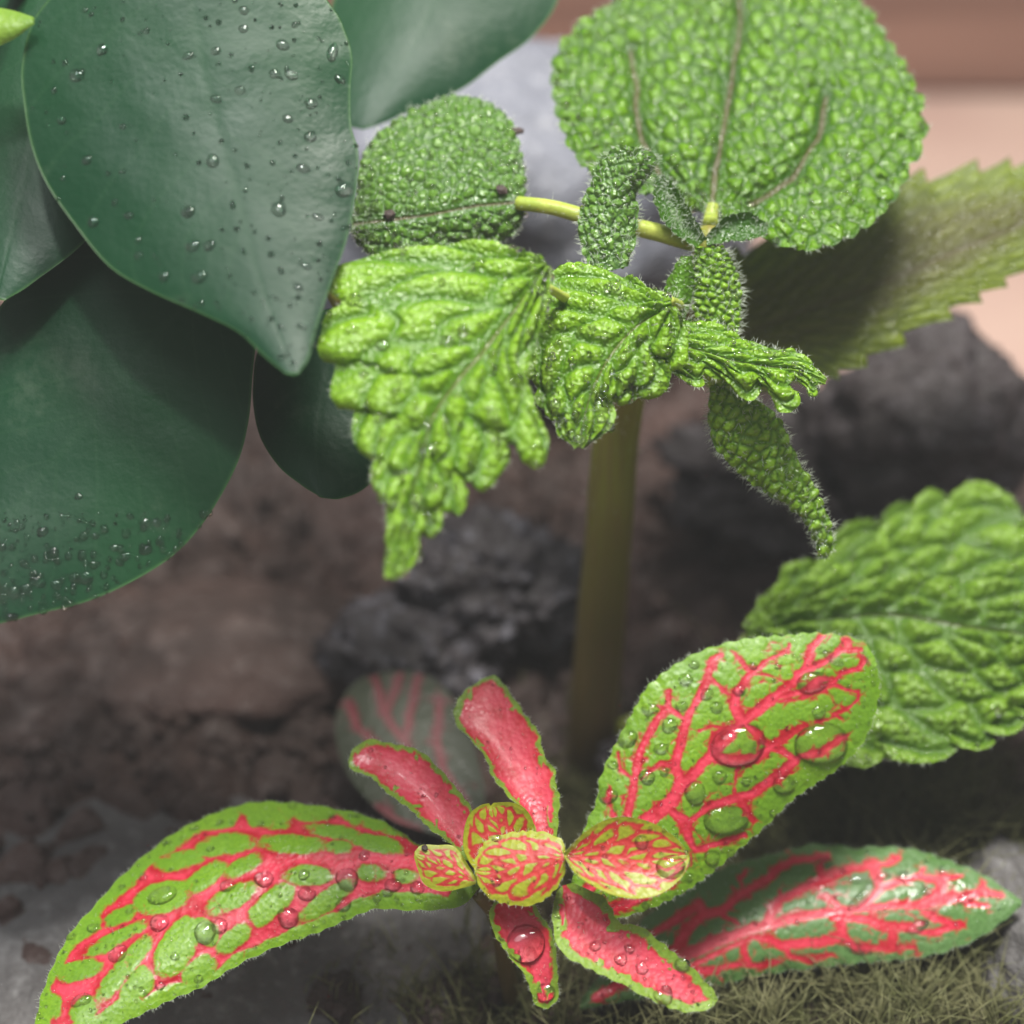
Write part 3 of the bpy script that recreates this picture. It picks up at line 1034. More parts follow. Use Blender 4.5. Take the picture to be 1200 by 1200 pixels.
def centre_field(width, lateral=0.0, n=9):
    def f(lf):
        e = lf.edge / 100
        base = e - width * (0.7 + 0.9 * fbm(lf.PX / 9, lf.PY / 9, 61, 2))
        if lateral:
            av = np.abs(lf.V)
            x = n * (lf.U - 0.3 * av) + 0.5 * vnoise(lf.PX / 10, lf.PY / 10, 5)
            y = 2.6 * av ** 0.8 + 9 * (lf.V > 0)
            f1, f2, _ = voro(x + 30, y + 30, 63, 0.7)
            ln = (0.27 + 0.32 * sstep(0.9, 0.0, av) * sstep(1.0, 0.3, lf.U) - (f2 - f1)) * lateral
            return np.minimum(base, ln)
        spots = sstep(0.72, 0.80, vnoise(lf.PX / 8, lf.PY / 8, 71)) * 0.07 * sstep(40, 12, lf.edge)
        return base - spots - 0.05 * sstep(0.5, 0.75, fbm(lf.PX / 7, lf.PY / 7, 77, 2)) * sstep(24, 6, lf.edge)
    return f


def z7(p):
    return conv(p, 380, 770, 4)


def z8(p):
    return conv(p, 480, 930, 3.158)


F6 = Leaf('leaf', nerve, NERVE_SHADED, [(560, 985), (520, 930), (480, 870), (462, 820), (455, 788)],
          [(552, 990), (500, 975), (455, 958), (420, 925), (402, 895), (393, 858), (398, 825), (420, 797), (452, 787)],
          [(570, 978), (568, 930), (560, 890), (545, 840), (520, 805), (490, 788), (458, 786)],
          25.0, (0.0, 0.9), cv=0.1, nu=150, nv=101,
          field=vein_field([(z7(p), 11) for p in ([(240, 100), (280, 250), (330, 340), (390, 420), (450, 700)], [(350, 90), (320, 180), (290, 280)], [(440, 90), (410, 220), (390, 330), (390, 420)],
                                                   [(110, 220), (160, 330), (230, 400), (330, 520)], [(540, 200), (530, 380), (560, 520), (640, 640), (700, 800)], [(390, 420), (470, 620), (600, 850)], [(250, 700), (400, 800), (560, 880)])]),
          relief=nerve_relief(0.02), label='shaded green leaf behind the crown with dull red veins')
F4 = Leaf('leaf', nerve, NERVE_YOUNG, [(643, 1000), (632, 960), (618, 930), (600, 890), (582, 850), (574, 815), (580, 791)],
          [(634, 1002), (610, 950), (595, 932), (577, 910), (570, 890), (555, 870), (537, 852), (532, 835), (540, 815), (558, 800), (577, 791)],
          [(652, 1000), (654, 960), (656, 935), (651, 918), (650, 902), (637, 884), (632, 860), (615, 837), (600, 815), (584, 794)],
          22.1, (0, 0.45), cv=-0.10, cu=0.1, nu=170, nv=81, field=centre_field(0.055), relief=nerve_relief(0.01), teeth=(13, 1.8),
          label='narrow young leaf pointing up, deep pink with a lime margin')
F5 = Leaf('leaf', nerve, NERVE_YOUNG, [(556, 1006), (530, 970), (500, 932), (460, 902), (430, 888), (409, 896)],
          [(546, 1008), (527, 988), (505, 972), (480, 948), (455, 930), (435, 911), (418, 905), (409, 899)],
          [(566, 998), (555, 960), (552, 946), (530, 918), (512, 898), (490, 879), (457, 871), (430, 867), (413, 880), (408, 893)],
          22.15, (0.0, 0.5), cv=-0.1, cu=0.1, nu=170, nv=81, field=centre_field(0.045), relief=nerve_relief(0.01), teeth=(13, 1.5),
          label='narrow pink young leaf leaning over the shaded leaf')
F7 = Leaf('leaf', nerve, NERVE_YOUNG, z8([(390, 370), (400, 450), (440, 560), (480, 680), (503, 796)]),
          z8([(340, 375), (298, 430), (310, 510), (370, 600), (430, 680), (462, 770), (496, 796)]),
          z8([(440, 370), (480, 440), (530, 520), (546, 640), (547, 755), (512, 797)]),
          21.75, (0, 0.35), cv=-0.08, cu=0.2, nu=130, nv=81, field=centre_field(0.06), relief=nerve_relief(0.01), teeth=(8, 1.6),
          label='small pink leaf hanging down with one round drop')
F8 = Leaf('leaf', nerve, NERVE_YOUNG, z8([(565, 340), (640, 430), (740, 530), (860, 620), (980, 700), (1070, 750), (1132, 775)]),
          z8([(545, 360), (528, 440), (535, 510), (565, 590), (680, 655), (800, 712), (920, 775), (1020, 808), (1095, 800), (1128, 782)]),
          z8([(600, 330), (720, 385), (775, 475), (850, 490), (930, 550), (1040, 640), (1100, 700), (1138, 752), (1136, 768)]),
          21.7, (0.02, 0.45), cv=-0.08, cu=0.1, nu=200, nv=101, field=centre_field(0.10), relief=nerve_relief(0.012), teeth=(12, 2),
          label='oblong pink leaf with a lime margin pointing to the lower right')
F10 = Leaf('leaf', nerve, NERVE_BUD, z8([(400, 260), (360, 190), (320, 110), (300, 45)]),
           z8([(370, 280), (260, 290), (205, 220), (200, 150), (220, 80), (260, 45), (295, 36)]),
           z8([(430, 240), (460, 170), (458, 110), (430, 60), (380, 34), (310, 34)]),
           21.75, (0, 0.2), cv=-0.15, nu=110, nv=91, field=centre_field(0.05, 0.12, 6), relief=nerve_relief(0.01), label='rounded yellow-green bud leaf peeping out behind')
F9 = Leaf('leaf', nerve, NERVE_BUD, z8([(578, 235), (500, 245), (420, 262), (330, 285), (240, 285)]),
          z8([(578, 225), (562, 170), (480, 140), (380, 143), (290, 168), (248, 230), (238, 275)]),
          z8([(578, 250), (570, 310), (520, 375), (460, 410), (380, 413), (290, 382), (250, 320), (240, 292)]),
          21.35, (0, 0.35), cv=0.10, cu=0.15, nu=140, nv=131, field=centre_field(0.045, 0.12, 6), relief=nerve_relief(0.012), teeth=(10, 2),
          label='rounded bud leaf at the middle of the crown')
F11 = Leaf('leaf', nerve, NERVE_BUD, z8([(572, 228), (680, 235), (800, 240), (920, 240), (1034, 232)]),
           z8([(575, 218), (640, 150), (720, 100), (800, 87), (900, 110), (990, 168), (1032, 222)]),
           z8([(575, 238), (620, 300), (720, 362), (830, 389), (930, 370), (1005, 310), (1036, 244)]),
           21.3, (0.02, 0.3), cv=-0.12, nu=160, nv=131, field=centre_field(0.04, 0.12, 7), relief=nerve_relief(0.012), label='oval bud leaf spread toward the broad wet leaf')
F12 = Leaf('leaf', nerve, NERVE_BUD, z8([(246, 325), (180, 295), (110, 265), (18, 225)]),
           z8([(248, 318), (215, 260), (165, 195), (100, 190), (45, 190), (18, 215)]),
           z8([(244, 335), (200, 348), (120, 362), (55, 335), (30, 280), (16, 235)]),
           21.6, (0, 0.3), cv=0.05, nu=110, nv=81, field=centre_field(0.05, 0.10, 6), relief=nerve_relief(0.01), label='small yellow-green bud leaf over the drooping leaf')
for lf, nf, ne in ((F1, 500, 420), (F2, 500, 420), (F3, 300, 360), (F4, 120, 240), (F5, 80, 200), (F7, 40, 120), (F8, 120, 240), (F9, 40, 80), (F11, 60, 120)):
    leaf_hair(lf, nf, ne, 0.05, 0.0022)
for lf, nd in ((F1, 420), (F2, 420), (F3, 260), (F4, 50), (F5, 40), (F7, 30), (F8, 110), (F9, 30), (F11, 50)):
    dew(lf, nd, 0.8, 3.2)

# water drops (photo px, radius in 0.01 cm)
drop(F2, 963, 872, 31, 25, 'largest oval water drop, near the margin of the broad upright leaf', rot=0.1, wob=0.04, h=0.5, rings=14, seg=40)
drop(F2, 866, 873, 34, 23, 'wide flat water drop over the main vein of the broad leaf', rot=0.2, wob=0.08, h=0.5, rings=14, seg=40)
drop(F2, 851, 962, 27, 18, 'bright lime oval drop low on the broad leaf', rot=0.1, wob=0.06, h=0.5, rings=14, seg=40)
drop(F2, 919, 919, 13.5, 11, 'round lime drop just under the largest oval drop', h=0.55, rings=12, seg=32)
drop(F2, 952, 800, 19, 12, 'flat drop on a vein near the tip of the broad leaf', rot=0.35, h=0.5, wob=0.08)
drop(F2, 977, 772, 14, 6, 'flat wet patch glinting white at the tip of the broad leaf', rot=-0.5, h=0.35, wob=0.2)
beads(F2, [(x, y, r, r * random.uniform(0.85, 1.0), 0.0) for x, y, r in ((834, 1005, 10), (735, 866, 12), (785, 850, 9.5), (762, 831, 9.5), (775, 877, 8), (829, 813, 8), (840, 829, 8), (799, 828, 7), (803, 797, 9), (960, 835, 8.5), (758, 911, 10), (718, 896, 6.5),
                (712, 932, 11), (843, 911, 8), (874, 916, 6), (906, 953, 5), (808, 1029, 5), (757, 1060, 5), (856, 1000, 5), (813, 779, 6.5), (815, 929, 13), (867, 809, 8), (778, 904, 6), (883, 780, 5), (912, 781, 4.5))], 'bead of water', 'broad upright red-veined leaf', 'water beads on the broad nerve plant leaf', h=0.52, wob=0.11)
drop(F1, 191, 1049, 17, 12, 'oval drop filling a lime cell of the drooping leaf', rot=0.3, wob=0.05, rings=12, seg=32)
drop(F1, 240, 1092, 12, 15, 'bright lime drop at a dark vein of the drooping leaf', wob=0.05, rings=12, seg=32)
drop(F1, 95, 1172, 12, 8, 'white glinting drop near the tip of the drooping leaf', rot=0.3, wob=0.08, rings=12, seg=32)
beads(F1, [(x, y, r, r * random.uniform(0.85, 1.0), 0.0) for x, y, r in ((84, 1097, 6), (109, 1087, 7.5), (167, 1027, 5.5), (151, 1068, 5), (142, 1040, 4.5), (205, 1121, 5.5), (196, 987, 5.5), (228, 970, 5.5), (257, 964, 5.5), (246, 995, 5), (187, 1081, 12), (138, 1117, 11), (257, 1085, 10), (265, 1038, 9),
                (406, 1030, 14), (360, 1047, 10), (337, 1075, 13), (310, 1030, 11), (402, 1060, 9), (488, 1040, 9), (460, 1037, 9.5), (454, 1046, 6), (441, 1053, 5), (357, 1025, 7), (426, 1002, 7), (343, 943, 6), (390, 957, 5), (418, 956, 4.5), (492, 1052, 5), (306, 964, 5), (233, 1147, 5), (188, 1155, 6))], 'bead of water', 'long drooping red-veined leaf', 'water beads on the drooping nerve plant leaf', h=0.52, wob=0.11)
beads(F3, ((1012, 1048, 26, 7, 0.75), (1060, 1027, 10, 7, 0.2), (1132, 1052, 12, 6, 0.4), (1075, 1087, 13, 6, 0.4), (1005, 1112, 16, 6, -0.3), (969, 1010, 7, 11, 0.3), (1007, 1030, 12, 6, 0.1), (1104, 1021, 4, 6, 0), (988, 1020, 4, 5, 0), (1035, 1026, 9, 6, 0.2), (1085, 1044, 6, 5, 0)), 'wet patch', 'low coral-veined leaf', 'wet patches on the low nerve plant leaf', h=0.45, wob=0.12)
drop(F7, 616, 1106, 22, 22, 'round pink-looking drop on the small hanging leaf', h=0.62, rings=14, seg=40)
drop(F7, 640, 1163, 10.5, 11, 'small drop at the tip of the small hanging leaf', h=0.7)
beads(F8, [(x, y, r, r * random.uniform(0.85, 1.0), 0.0) for x, y, r in ((778, 1167, 12), (800, 1131, 8.5), (728, 1124, 8), (752, 1134, 8), (697, 1108, 7), (782, 1160, 6), (738, 1113, 6))], 'bead of water', 'oblong pink leaf', 'water beads on the oblong pink leaf', h=0.52, wob=0.11)
drop(F11, 786, 1016, 17, 14, 'yellow crescent-shaped drop at the end of the oval bud leaf', wob=0.05, h=0.6, rings=12, seg=32)
drop(F11, 752, 987, 8, 8, 'tiny bead near the upper margin of the oval bud leaf')
drop(F9, 582, 1034, 6, 5, 'tiny bead near the lower margin of the middle bud leaf')
drop(F9, 582, 982, 6, 5, 'tiny bead near the upper margin of the middle bud leaf')


# ------------------------------------------------------------------ friendship plant (quilted lime leaves)
def quilt(scale, amp, stretch=1.0, ang=0.0, veins=(), vw=5.0, seed=0, grow=0.0):
    """puckered relief between sunken veins, in photo-independent leaf units (0.01 cm)"""
    c, s = math.cos(ang), math.sin(ang)

    def f(lf):
        x, y = lf.PX * c + lf.PY * s, -lf.PX * s + lf.PY * c
        x = x + 6 * (vnoise(lf.PX / 30, lf.PY / 30, seed) - 0.5)
        y = y + 6 * (vnoise(lf.PX / 30, lf.PY / 30, seed + 3) - 0.5)
        f1, f2, cid = voro(x / (scale * stretch), y / scale, seed + 13, 0.85)
        h = np.sqrt(sstep(0.0, 0.75, f2 - f1)) * (0.7 + 0.6 * cid)
        for v in veins:
            d = seg_dist(lf.PX + 5 * (vnoise(lf.PX / 25, lf.PY / 25, 77) - .5), lf.PY, v)
            d = d + 2.5 * (fbm(lf.PX / 9, lf.PY / 9, 81, 2) - 0.4)
            h = np.where(d < vw, -0.45 * sstep(vw, 0, d), h * sstep(vw, vw + 7, d))
        lf.h = h
        return h

    def r(lf):
        return amp * lf.h
    return f, r


def ribbed(n, rows, amp, k=0.3, seed=0, midw=0.04, fine=11.0):
    """pockets in rows between curved side veins, growing toward the margin"""
    def f(lf):
        a = np.abs(lf.V)
        ph = n * (lf.U - k * a) + 0.37 * np.sign(lf.V) + 0.3 * np.sin(lf.U * 17 + np.sign(lf.V)) * a + 0.3 * (fbm(lf.PX / 40, lf.PY / 40, seed, 2) - 0.5) * (1 - a)
        q = rows * a ** 0.8 + 0.4 * (fbm(lf.PX / 30, lf.PY / 30, seed + 4, 2) - 0.5)
        f1, f2, cid = voro(ph + 50, q + 20 * (lf.V > 0), seed + 17, 0.55)
        h = np.sqrt(sstep(0, 0.8, f2 - f1)) * (0.75 + 0.5 * cid)
        t = ph - np.floor(ph)
        h = h * (0.45 + 0.55 * np.sqrt(np.clip(1 - (2 * t - 1) ** 2, 0, 1)))
        h = np.where(a < midw, -0.4 * sstep(midw, 0, a), h * sstep(midw, midw + 0.08, a))
        f1, f2, _ = voro(lf.PX / fine, lf.PY / fine, seed + 40, 0.9)
        h = h + np.where(h > 0, 0.28 * sstep(0, 0.6, f2 - f1) * sstep(0.1, 0.5, h), 0)
        lf.h = h
        return h

    def r(lf):
        return amp * lf.h * (0.5 + 0.5 * sstep(0, 40, lf.half))
    return f, r


z4 = lambda p: conv(p, 360, 270, 2.727)
z5 = lambda p: conv(p, 680, 160, 2.4)
BASE_P = W(694, 868, np.array(27.6))
pilea = empty('friendship_plant', BASE_P, 'bushy plant with quilted bright green toothed leaves on a brown stem', 'plant')
stem_pts = [BASE_P + [0, .2, -1.0], W(695, 850, np.array(27.4)), W(704, 740, np.array(26.6)), W(714, 620, np.array(25.6)), W(724, 500, np.array(24.6)), W(748, 420, np.array(23.8)), W(800, 360, np.array(23.1)), W(828, 300, np.array(22.8)), W(832, 268, np.array(22.8))]
tube('stem', stem_pts, [0.36, 0.36, 0.35, 0.34, 0.32, 0.30, 0.27, 0.24, 0.16], STEM, pilea, n=70, seg=24, ridges=0.012)
sp = curve_pts(stem_pts, 200)
k = rng.integers(110, 198, 520)
dr = rng.normal(0, 1, (520, 3))
dr /= np.linalg.norm(dr, axis=1)[:, None]
hair_mesh(sp[k] + dr * 0.22, dr, 0.16, 0.0035, HAIR, pilea, 'stem_hair')


def petiole(pts, r0, r1):
    o = tube('petiole', [W(x, y, np.array(d)) for x, y, d in pts], [r0, (r0 + r1) / 2, r1], PET, pilea, ridges=0.05)
    P = curve_pts(np.array([W(x, y, np.array(d)) for x, y, d in pts]), 60)
    kk = rng.integers(1, 59, 160)
    dd = rng.normal(0, 1, (160, 3))
    dd /= np.linalg.norm(dd, axis=1)[:, None]
    hair_mesh(P[kk] + dd * r0 * 0.8, dd, 0.09, 0.003, HAIR, o)
    return o


# rear round leaf
f, r = quilt(16, 0.06, 1.3, 0.9, [[(833, 250), (847, 145), (857, 87), (866, 29), (870, -40)], [(741, 60), (746, 110), (752, 165), (790, 235)], [(968, 115), (958, 164), (930, 208), (880, 240)]], 6.0, 3)
P1V = [[(833, 250), (847, 145), (866, 29), (870, -40)], [(741, 60), (752, 165), (790, 235)], [(968, 115), (958, 164), (930, 208), (880, 240)]]
p1curl = lambda U, V, X, Y: 0.16 * np.exp(-(np.minimum(seg_dist(X, Y, P1V[0]), np.minimum(seg_dist(X, Y, P1V[1]), seg_dist(X, Y, P1V[2]))) / 26) ** 2) + 0.22 * (fbm(X / 90, Y / 90, 91, 2) - 0.4)
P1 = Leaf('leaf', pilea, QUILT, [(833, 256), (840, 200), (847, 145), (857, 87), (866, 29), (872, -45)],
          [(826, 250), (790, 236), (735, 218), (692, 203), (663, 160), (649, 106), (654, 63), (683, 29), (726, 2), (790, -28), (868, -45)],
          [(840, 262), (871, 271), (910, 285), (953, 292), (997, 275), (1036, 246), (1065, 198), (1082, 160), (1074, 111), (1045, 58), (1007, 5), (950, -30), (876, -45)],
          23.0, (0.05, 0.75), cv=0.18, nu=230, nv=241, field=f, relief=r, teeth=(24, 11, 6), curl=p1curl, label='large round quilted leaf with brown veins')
# small round leaf
f, r = quilt(12, 0.055, 1.1, 0.2, [[(612, 236), (560, 240), (500, 252), (415, 262)]], 3, 5)
P2 = Leaf('leaf', pilea, QUILT_DARK, [(614, 235), (560, 238), (500, 246), (450, 256), (412, 264)],
          [(614, 228), (613, 205), (608, 175), (597, 143), (576, 124), (547, 115), (525, 115), (504, 124), (475, 137), (453, 151), (432, 172), (424, 199), (418, 232), (410, 258)],
          [(614, 244), (611, 258), (597, 276), (560, 290), (520, 300), (475, 312), (448, 307), (424, 290), (411, 270)],
          22.9, (0.0, 0.45), cv=0.35, nu=180, nv=161, field=f, relief=r, teeth=(22, 4, 3), label='small round dark green quilted leaf on a pale stalk')
petiole([(606, 238, 22.85), (650, 244, 22.7), (700, 258, 22.6), (760, 270, 22.65), (822, 286, 22.8)], 0.085, 0.12)
petiole([(832, 262, 22.9), (833, 255, 23.0), (836, 240, 23.05)], 0.10, 0.07)
petiole([(790, 385, 23.2), (806, 410, 24.0), (830, 408, 24.5)], 0.10, 0.09)
petiole([(884, 743, 24.85), (810, 815, 26.6), (705, 862, 27.6)], 0.10, 0.12)
petiole([(770, 395, 23.4), (722, 388, 22.7), (680, 360, 22.0), (640, 336, 21.15)], 0.10, 0.05)
petiole([(800, 362, 23.0), (795, 358, 22.4), (785, 352, 21.95)], 0.10, 0.05)
# brownish shaded leaf at the back
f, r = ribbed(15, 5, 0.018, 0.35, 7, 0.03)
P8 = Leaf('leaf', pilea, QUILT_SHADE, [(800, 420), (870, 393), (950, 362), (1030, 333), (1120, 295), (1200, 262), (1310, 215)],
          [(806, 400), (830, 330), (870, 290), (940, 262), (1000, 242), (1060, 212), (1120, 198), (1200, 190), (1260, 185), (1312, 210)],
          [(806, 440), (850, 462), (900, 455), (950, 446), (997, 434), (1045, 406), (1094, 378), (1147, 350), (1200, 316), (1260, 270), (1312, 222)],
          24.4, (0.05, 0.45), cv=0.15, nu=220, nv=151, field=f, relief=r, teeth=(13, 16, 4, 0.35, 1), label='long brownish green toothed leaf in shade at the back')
# right-hand low leaf
f, r = ribbed(9.5, 4.4, 0.19, 0.28, 9, 0.02, 12.0)
P9 = Leaf('leaf', pilea, QUILT_MID, [(876, 742), (960, 725), (1050, 719), (1125, 732), (1200, 742), (1320, 765)],
          [(876, 738), (885, 722), (915, 692), (954, 662), (975, 645), (1002, 632), (1026, 622), (1050, 612), (1074, 600), (1101, 593), (1128, 592), (1167, 596), (1200, 604), (1260, 640), (1322, 755)],
          [(876, 748), (890, 800), (920, 850), (960, 880), (1005, 892), (1060, 885), (1110, 880), (1160, 862), (1200, 840), (1260, 810), (1322, 772)],
          24.7, (-0.03, 0.7), cv=0.28, nu=260, nv=211, field=f, relief=r, teeth=(9.5, 36, 24, 0.28), label='puckered green leaf behind the broad red-veined leaf')
# front pair
f, r = ribbed(9.5, 2.8, 0.085, 0.2, 13, 0.035)
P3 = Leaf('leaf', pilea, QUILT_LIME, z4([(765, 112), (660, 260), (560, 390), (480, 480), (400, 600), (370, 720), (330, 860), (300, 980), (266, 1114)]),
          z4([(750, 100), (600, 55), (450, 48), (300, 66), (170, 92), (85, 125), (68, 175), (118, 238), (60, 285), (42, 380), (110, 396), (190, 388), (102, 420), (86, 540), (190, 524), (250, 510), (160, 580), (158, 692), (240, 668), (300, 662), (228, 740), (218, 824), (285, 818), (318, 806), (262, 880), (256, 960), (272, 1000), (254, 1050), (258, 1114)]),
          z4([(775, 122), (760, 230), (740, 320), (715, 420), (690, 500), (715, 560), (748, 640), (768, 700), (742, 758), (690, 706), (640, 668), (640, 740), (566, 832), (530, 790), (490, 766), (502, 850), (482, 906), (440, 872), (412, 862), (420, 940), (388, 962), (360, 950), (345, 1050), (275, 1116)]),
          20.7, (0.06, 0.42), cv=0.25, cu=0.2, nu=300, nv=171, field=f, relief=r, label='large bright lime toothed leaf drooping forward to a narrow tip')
f, r = ribbed(6.5, 2.4, 0.085, 0.34, 15, 0.035)
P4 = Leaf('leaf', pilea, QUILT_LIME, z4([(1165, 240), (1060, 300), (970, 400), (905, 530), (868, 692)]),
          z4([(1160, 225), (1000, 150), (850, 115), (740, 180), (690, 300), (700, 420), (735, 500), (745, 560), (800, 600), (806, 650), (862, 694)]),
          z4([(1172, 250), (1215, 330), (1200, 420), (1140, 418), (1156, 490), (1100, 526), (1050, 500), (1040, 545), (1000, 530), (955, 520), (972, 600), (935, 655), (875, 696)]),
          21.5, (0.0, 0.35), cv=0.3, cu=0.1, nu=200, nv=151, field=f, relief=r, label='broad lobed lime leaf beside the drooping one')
f, r = ribbed(6.5, 2.4, 0.06, 0.3, 19, 0.04)
P5 = Leaf('leaf', pilea, QUILT_LIME, z5([(215, 560), (330, 598), (430, 628), (530, 645), (610, 655), (690, 690)]),
          z5([(220, 545), (300, 520), (380, 532), (450, 568), (530, 598), (600, 606), (648, 640), (692, 686)]),
          z5([(215, 575), (230, 640), (290, 684), (334, 704), (345, 665), (420, 690), (480, 740), (510, 700), (545, 722), (578, 774), (608, 755), (580, 692), (604, 684), (640, 708), (656, 734), (660, 698), (690, 694)]),
          21.9, (0.0, 0.35), cv=0.15, nu=200, nv=101, field=f, relief=r, label='small toothed leaf with a fingered tip pointing right')
f, r = quilt(11, 0.045, 1.4, -1.0, [], 3, 23)
P6 = Leaf('leaf', pilea, QUILT_LIME, [(845, 448), (868, 500), (898, 545), (932, 585), (955, 618), (966, 656)],
          [(832, 452), (833, 506), (855, 540), (895, 574), (928, 594), (950, 620), (962, 656)],
          [(862, 446), (897, 477), (913, 493), (932, 535), (956, 577), (974, 625), (969, 656)],
          22.2, (0.0, -0.25), cv=0.12, nu=170, nv=81, field=f, relief=r, teeth=(11, 5, 4), label='narrow curled leaf hanging down to a thin tip')
# young folded leaves at the apex
f, r = quilt(9, 0.035, 1.4, 1.2, [], 3, 29)
P7 = Leaf('leaf', pilea, QUILT_DARK, [(712, 318), (712, 270), (718, 225), (735, 172)],
          [(690, 312), (680, 270), (690, 225), (702, 192), (728, 170)],
          [(736, 312), (744, 270), (746, 225), (768, 190), (745, 172)],
          22.15, (0, 0.1), cv=0.22, nu=110, nv=81, field=f, relief=r, teeth=(7, 7, 6), label='furry folded young leaf standing at the shoot tip')
f, r = quilt(8, 0.05, 1.3, 0.4, [], 3, 31)
P10 = Leaf('leaf', pilea, QUILT_LIME, [(832, 290), (838, 330), (842, 365), (850, 398)],
           [(815, 290), (812, 335), (818, 370), (840, 398)], [(848, 288), (862, 325), (866, 360), (862, 396)],
           22.45, (0, 0.0), cv=0.14, nu=90, nv=61, field=f, relief=r, teeth=(6, 4, 3), label='small furry leaf folded against the shoot')
P11 = Leaf('leaf', pilea, QUILT_LIME, [(804, 300), (797, 330), (793, 362), (790, 388)], [(798, 300), (782, 330), (778, 362), (786, 388)], [(812, 300), (812, 332), (806, 362), (795, 388)],
           22.35, (0, 0.0), cv=0.15, nu=70, nv=41, teeth=(6, 4, 3), label='tiny pale leaflet below the shoot')
P12 = Leaf('leaf', pilea, QUILT, [(828, 282), (850, 268), (875, 262), (900, 268)], [(828, 276), (850, 255), (878, 250), (900, 264)], [(828, 288), (855, 282), (880, 280), (900, 272)],
           22.6, (0, 0.2), cv=-0.1, nu=70, nv=41, teeth=(6, 3, 2), label='tiny stipule at the base of the round leaf')
P13 = Leaf('leaf', pilea, QUILT, [(822, 285), (800, 262), (785, 235), (772, 205)], [(816, 290), (788, 270), (768, 240), (768, 208)], [(828, 280), (812, 255), (798, 228), (776, 204)],
           22.5, (0, 0.2), cv=-0.15, nu=80, nv=51, teeth=(7, 4, 3), label='narrow young leaf rising from the shoot')
for lf, nf, ne, ln in ((P1, 700, 420, .07), (P2, 500, 400, .07), (P3, 500, 200, .06), (P4, 400, 200, .06), (P5, 120, 220, .07), (P6, 220, 420, .09), (P7, 300, 260, .08), (P8, 200, 200, .06), (P9, 600, 260, .07), (P10, 160, 320, .11), (P11, 80, 60, .07), (P12, 60, 60, .07), (P13, 200, 160, .09)):
    leaf_hair(lf, nf, ne, ln, 0.003)
hi = lambda lf, i, j: lf.h[i, j] > 0.45
for lf, nd, r1 in ((P1, 800, 5.0), (P2, 600, 4.2), (P3, 320, 7.5), (P4, 260, 6.5), (P5, 130, 4.5), (P6, 200, 3.5), (P7, 160, 3.2), (P9, 420, 5.5), (P10, 80, 3)):
    dew(lf, nd, 1.0, r1, hi)
beads(P3, [(x, y, r, r * random.uniform(0.85, 1.0), 0.0) for x, y, r in ((501, 530, 10), (500, 500, 6), (519, 492, 6), (490, 597, 8), (506, 607, 9), (518, 575, 7), (415, 392, 8), (449, 407, 8), (524, 401, 8), (489, 475, 6), (587, 522, 6), (470, 555, 8))], 'glinting drop', 'large drooping lime leaf', 'drops on the large lime leaf', h=0.52, wob=0.11)
beads(P4, [(x, y, r, r * random.uniform(0.85, 1.0), 0.0) for x, y, r in ((664, 494, 11), (702, 478, 10), (736, 454, 9), (686, 505, 7), (755, 366, 6), (695, 346, 6), (782, 405, 7))], 'glinting drop', 'broad lobed lime leaf', 'drops on the lobed lime leaf', h=0.52, wob=0.11)
drop(P1, 879, 243, 8, 8, 'bright round drop at the foot of the large round quilted leaf', h=0.8)

# specks of grit on the small round leaf
GRIT = simple('grit', lin(48, 38, 36), lin(72, 58, 52), 600, 0.7)


def grit(lf, px, py, r, label, stretch=1.0):
    i, j = lf.near(px, py)
    c = lf.P[i, j] + lf.N[i, j] * r * 0.3
    q = ICO_V * rng.uniform(0.7, 1.2, (12, 1)) * r
    q = q * np.array([stretch, 1, 0.7])
    fi = [(0, 1, 2), (0, 2, 3), (0, 3, 4), (0, 4, 5), (0, 5, 1), (1, 6, 2), (2, 7, 3), (3, 8, 4), (4, 9, 5), (5, 10, 1),
          (2, 6, 7), (3, 7, 8), (4, 8, 9), (5, 9, 10), (1, 10, 6), (11, 7, 6), (11, 8, 7), (11, 9, 8), (11, 10, 9), (11, 6, 10)]
    o = mesh_obj('soil_speck', c + q, [list(t) for t in fi], GRIT, smooth=False)
    tag(o, label, 'soil speck')


grit(P2, 604, 155, 0.07, 'thin dark speck sticking out at the margin of the small round leaf', 1.6)
grit(P2, 587, 224, 0.085, 'dark speck of soil near the stalk of the small round leaf')
grit(P2, 457, 252, 0.085, 'dark speck of soil near the tip of the small round leaf')
grit(F12, 497, 994, 0.045, 'tiny dark speck on the small yellow-green bud leaf')


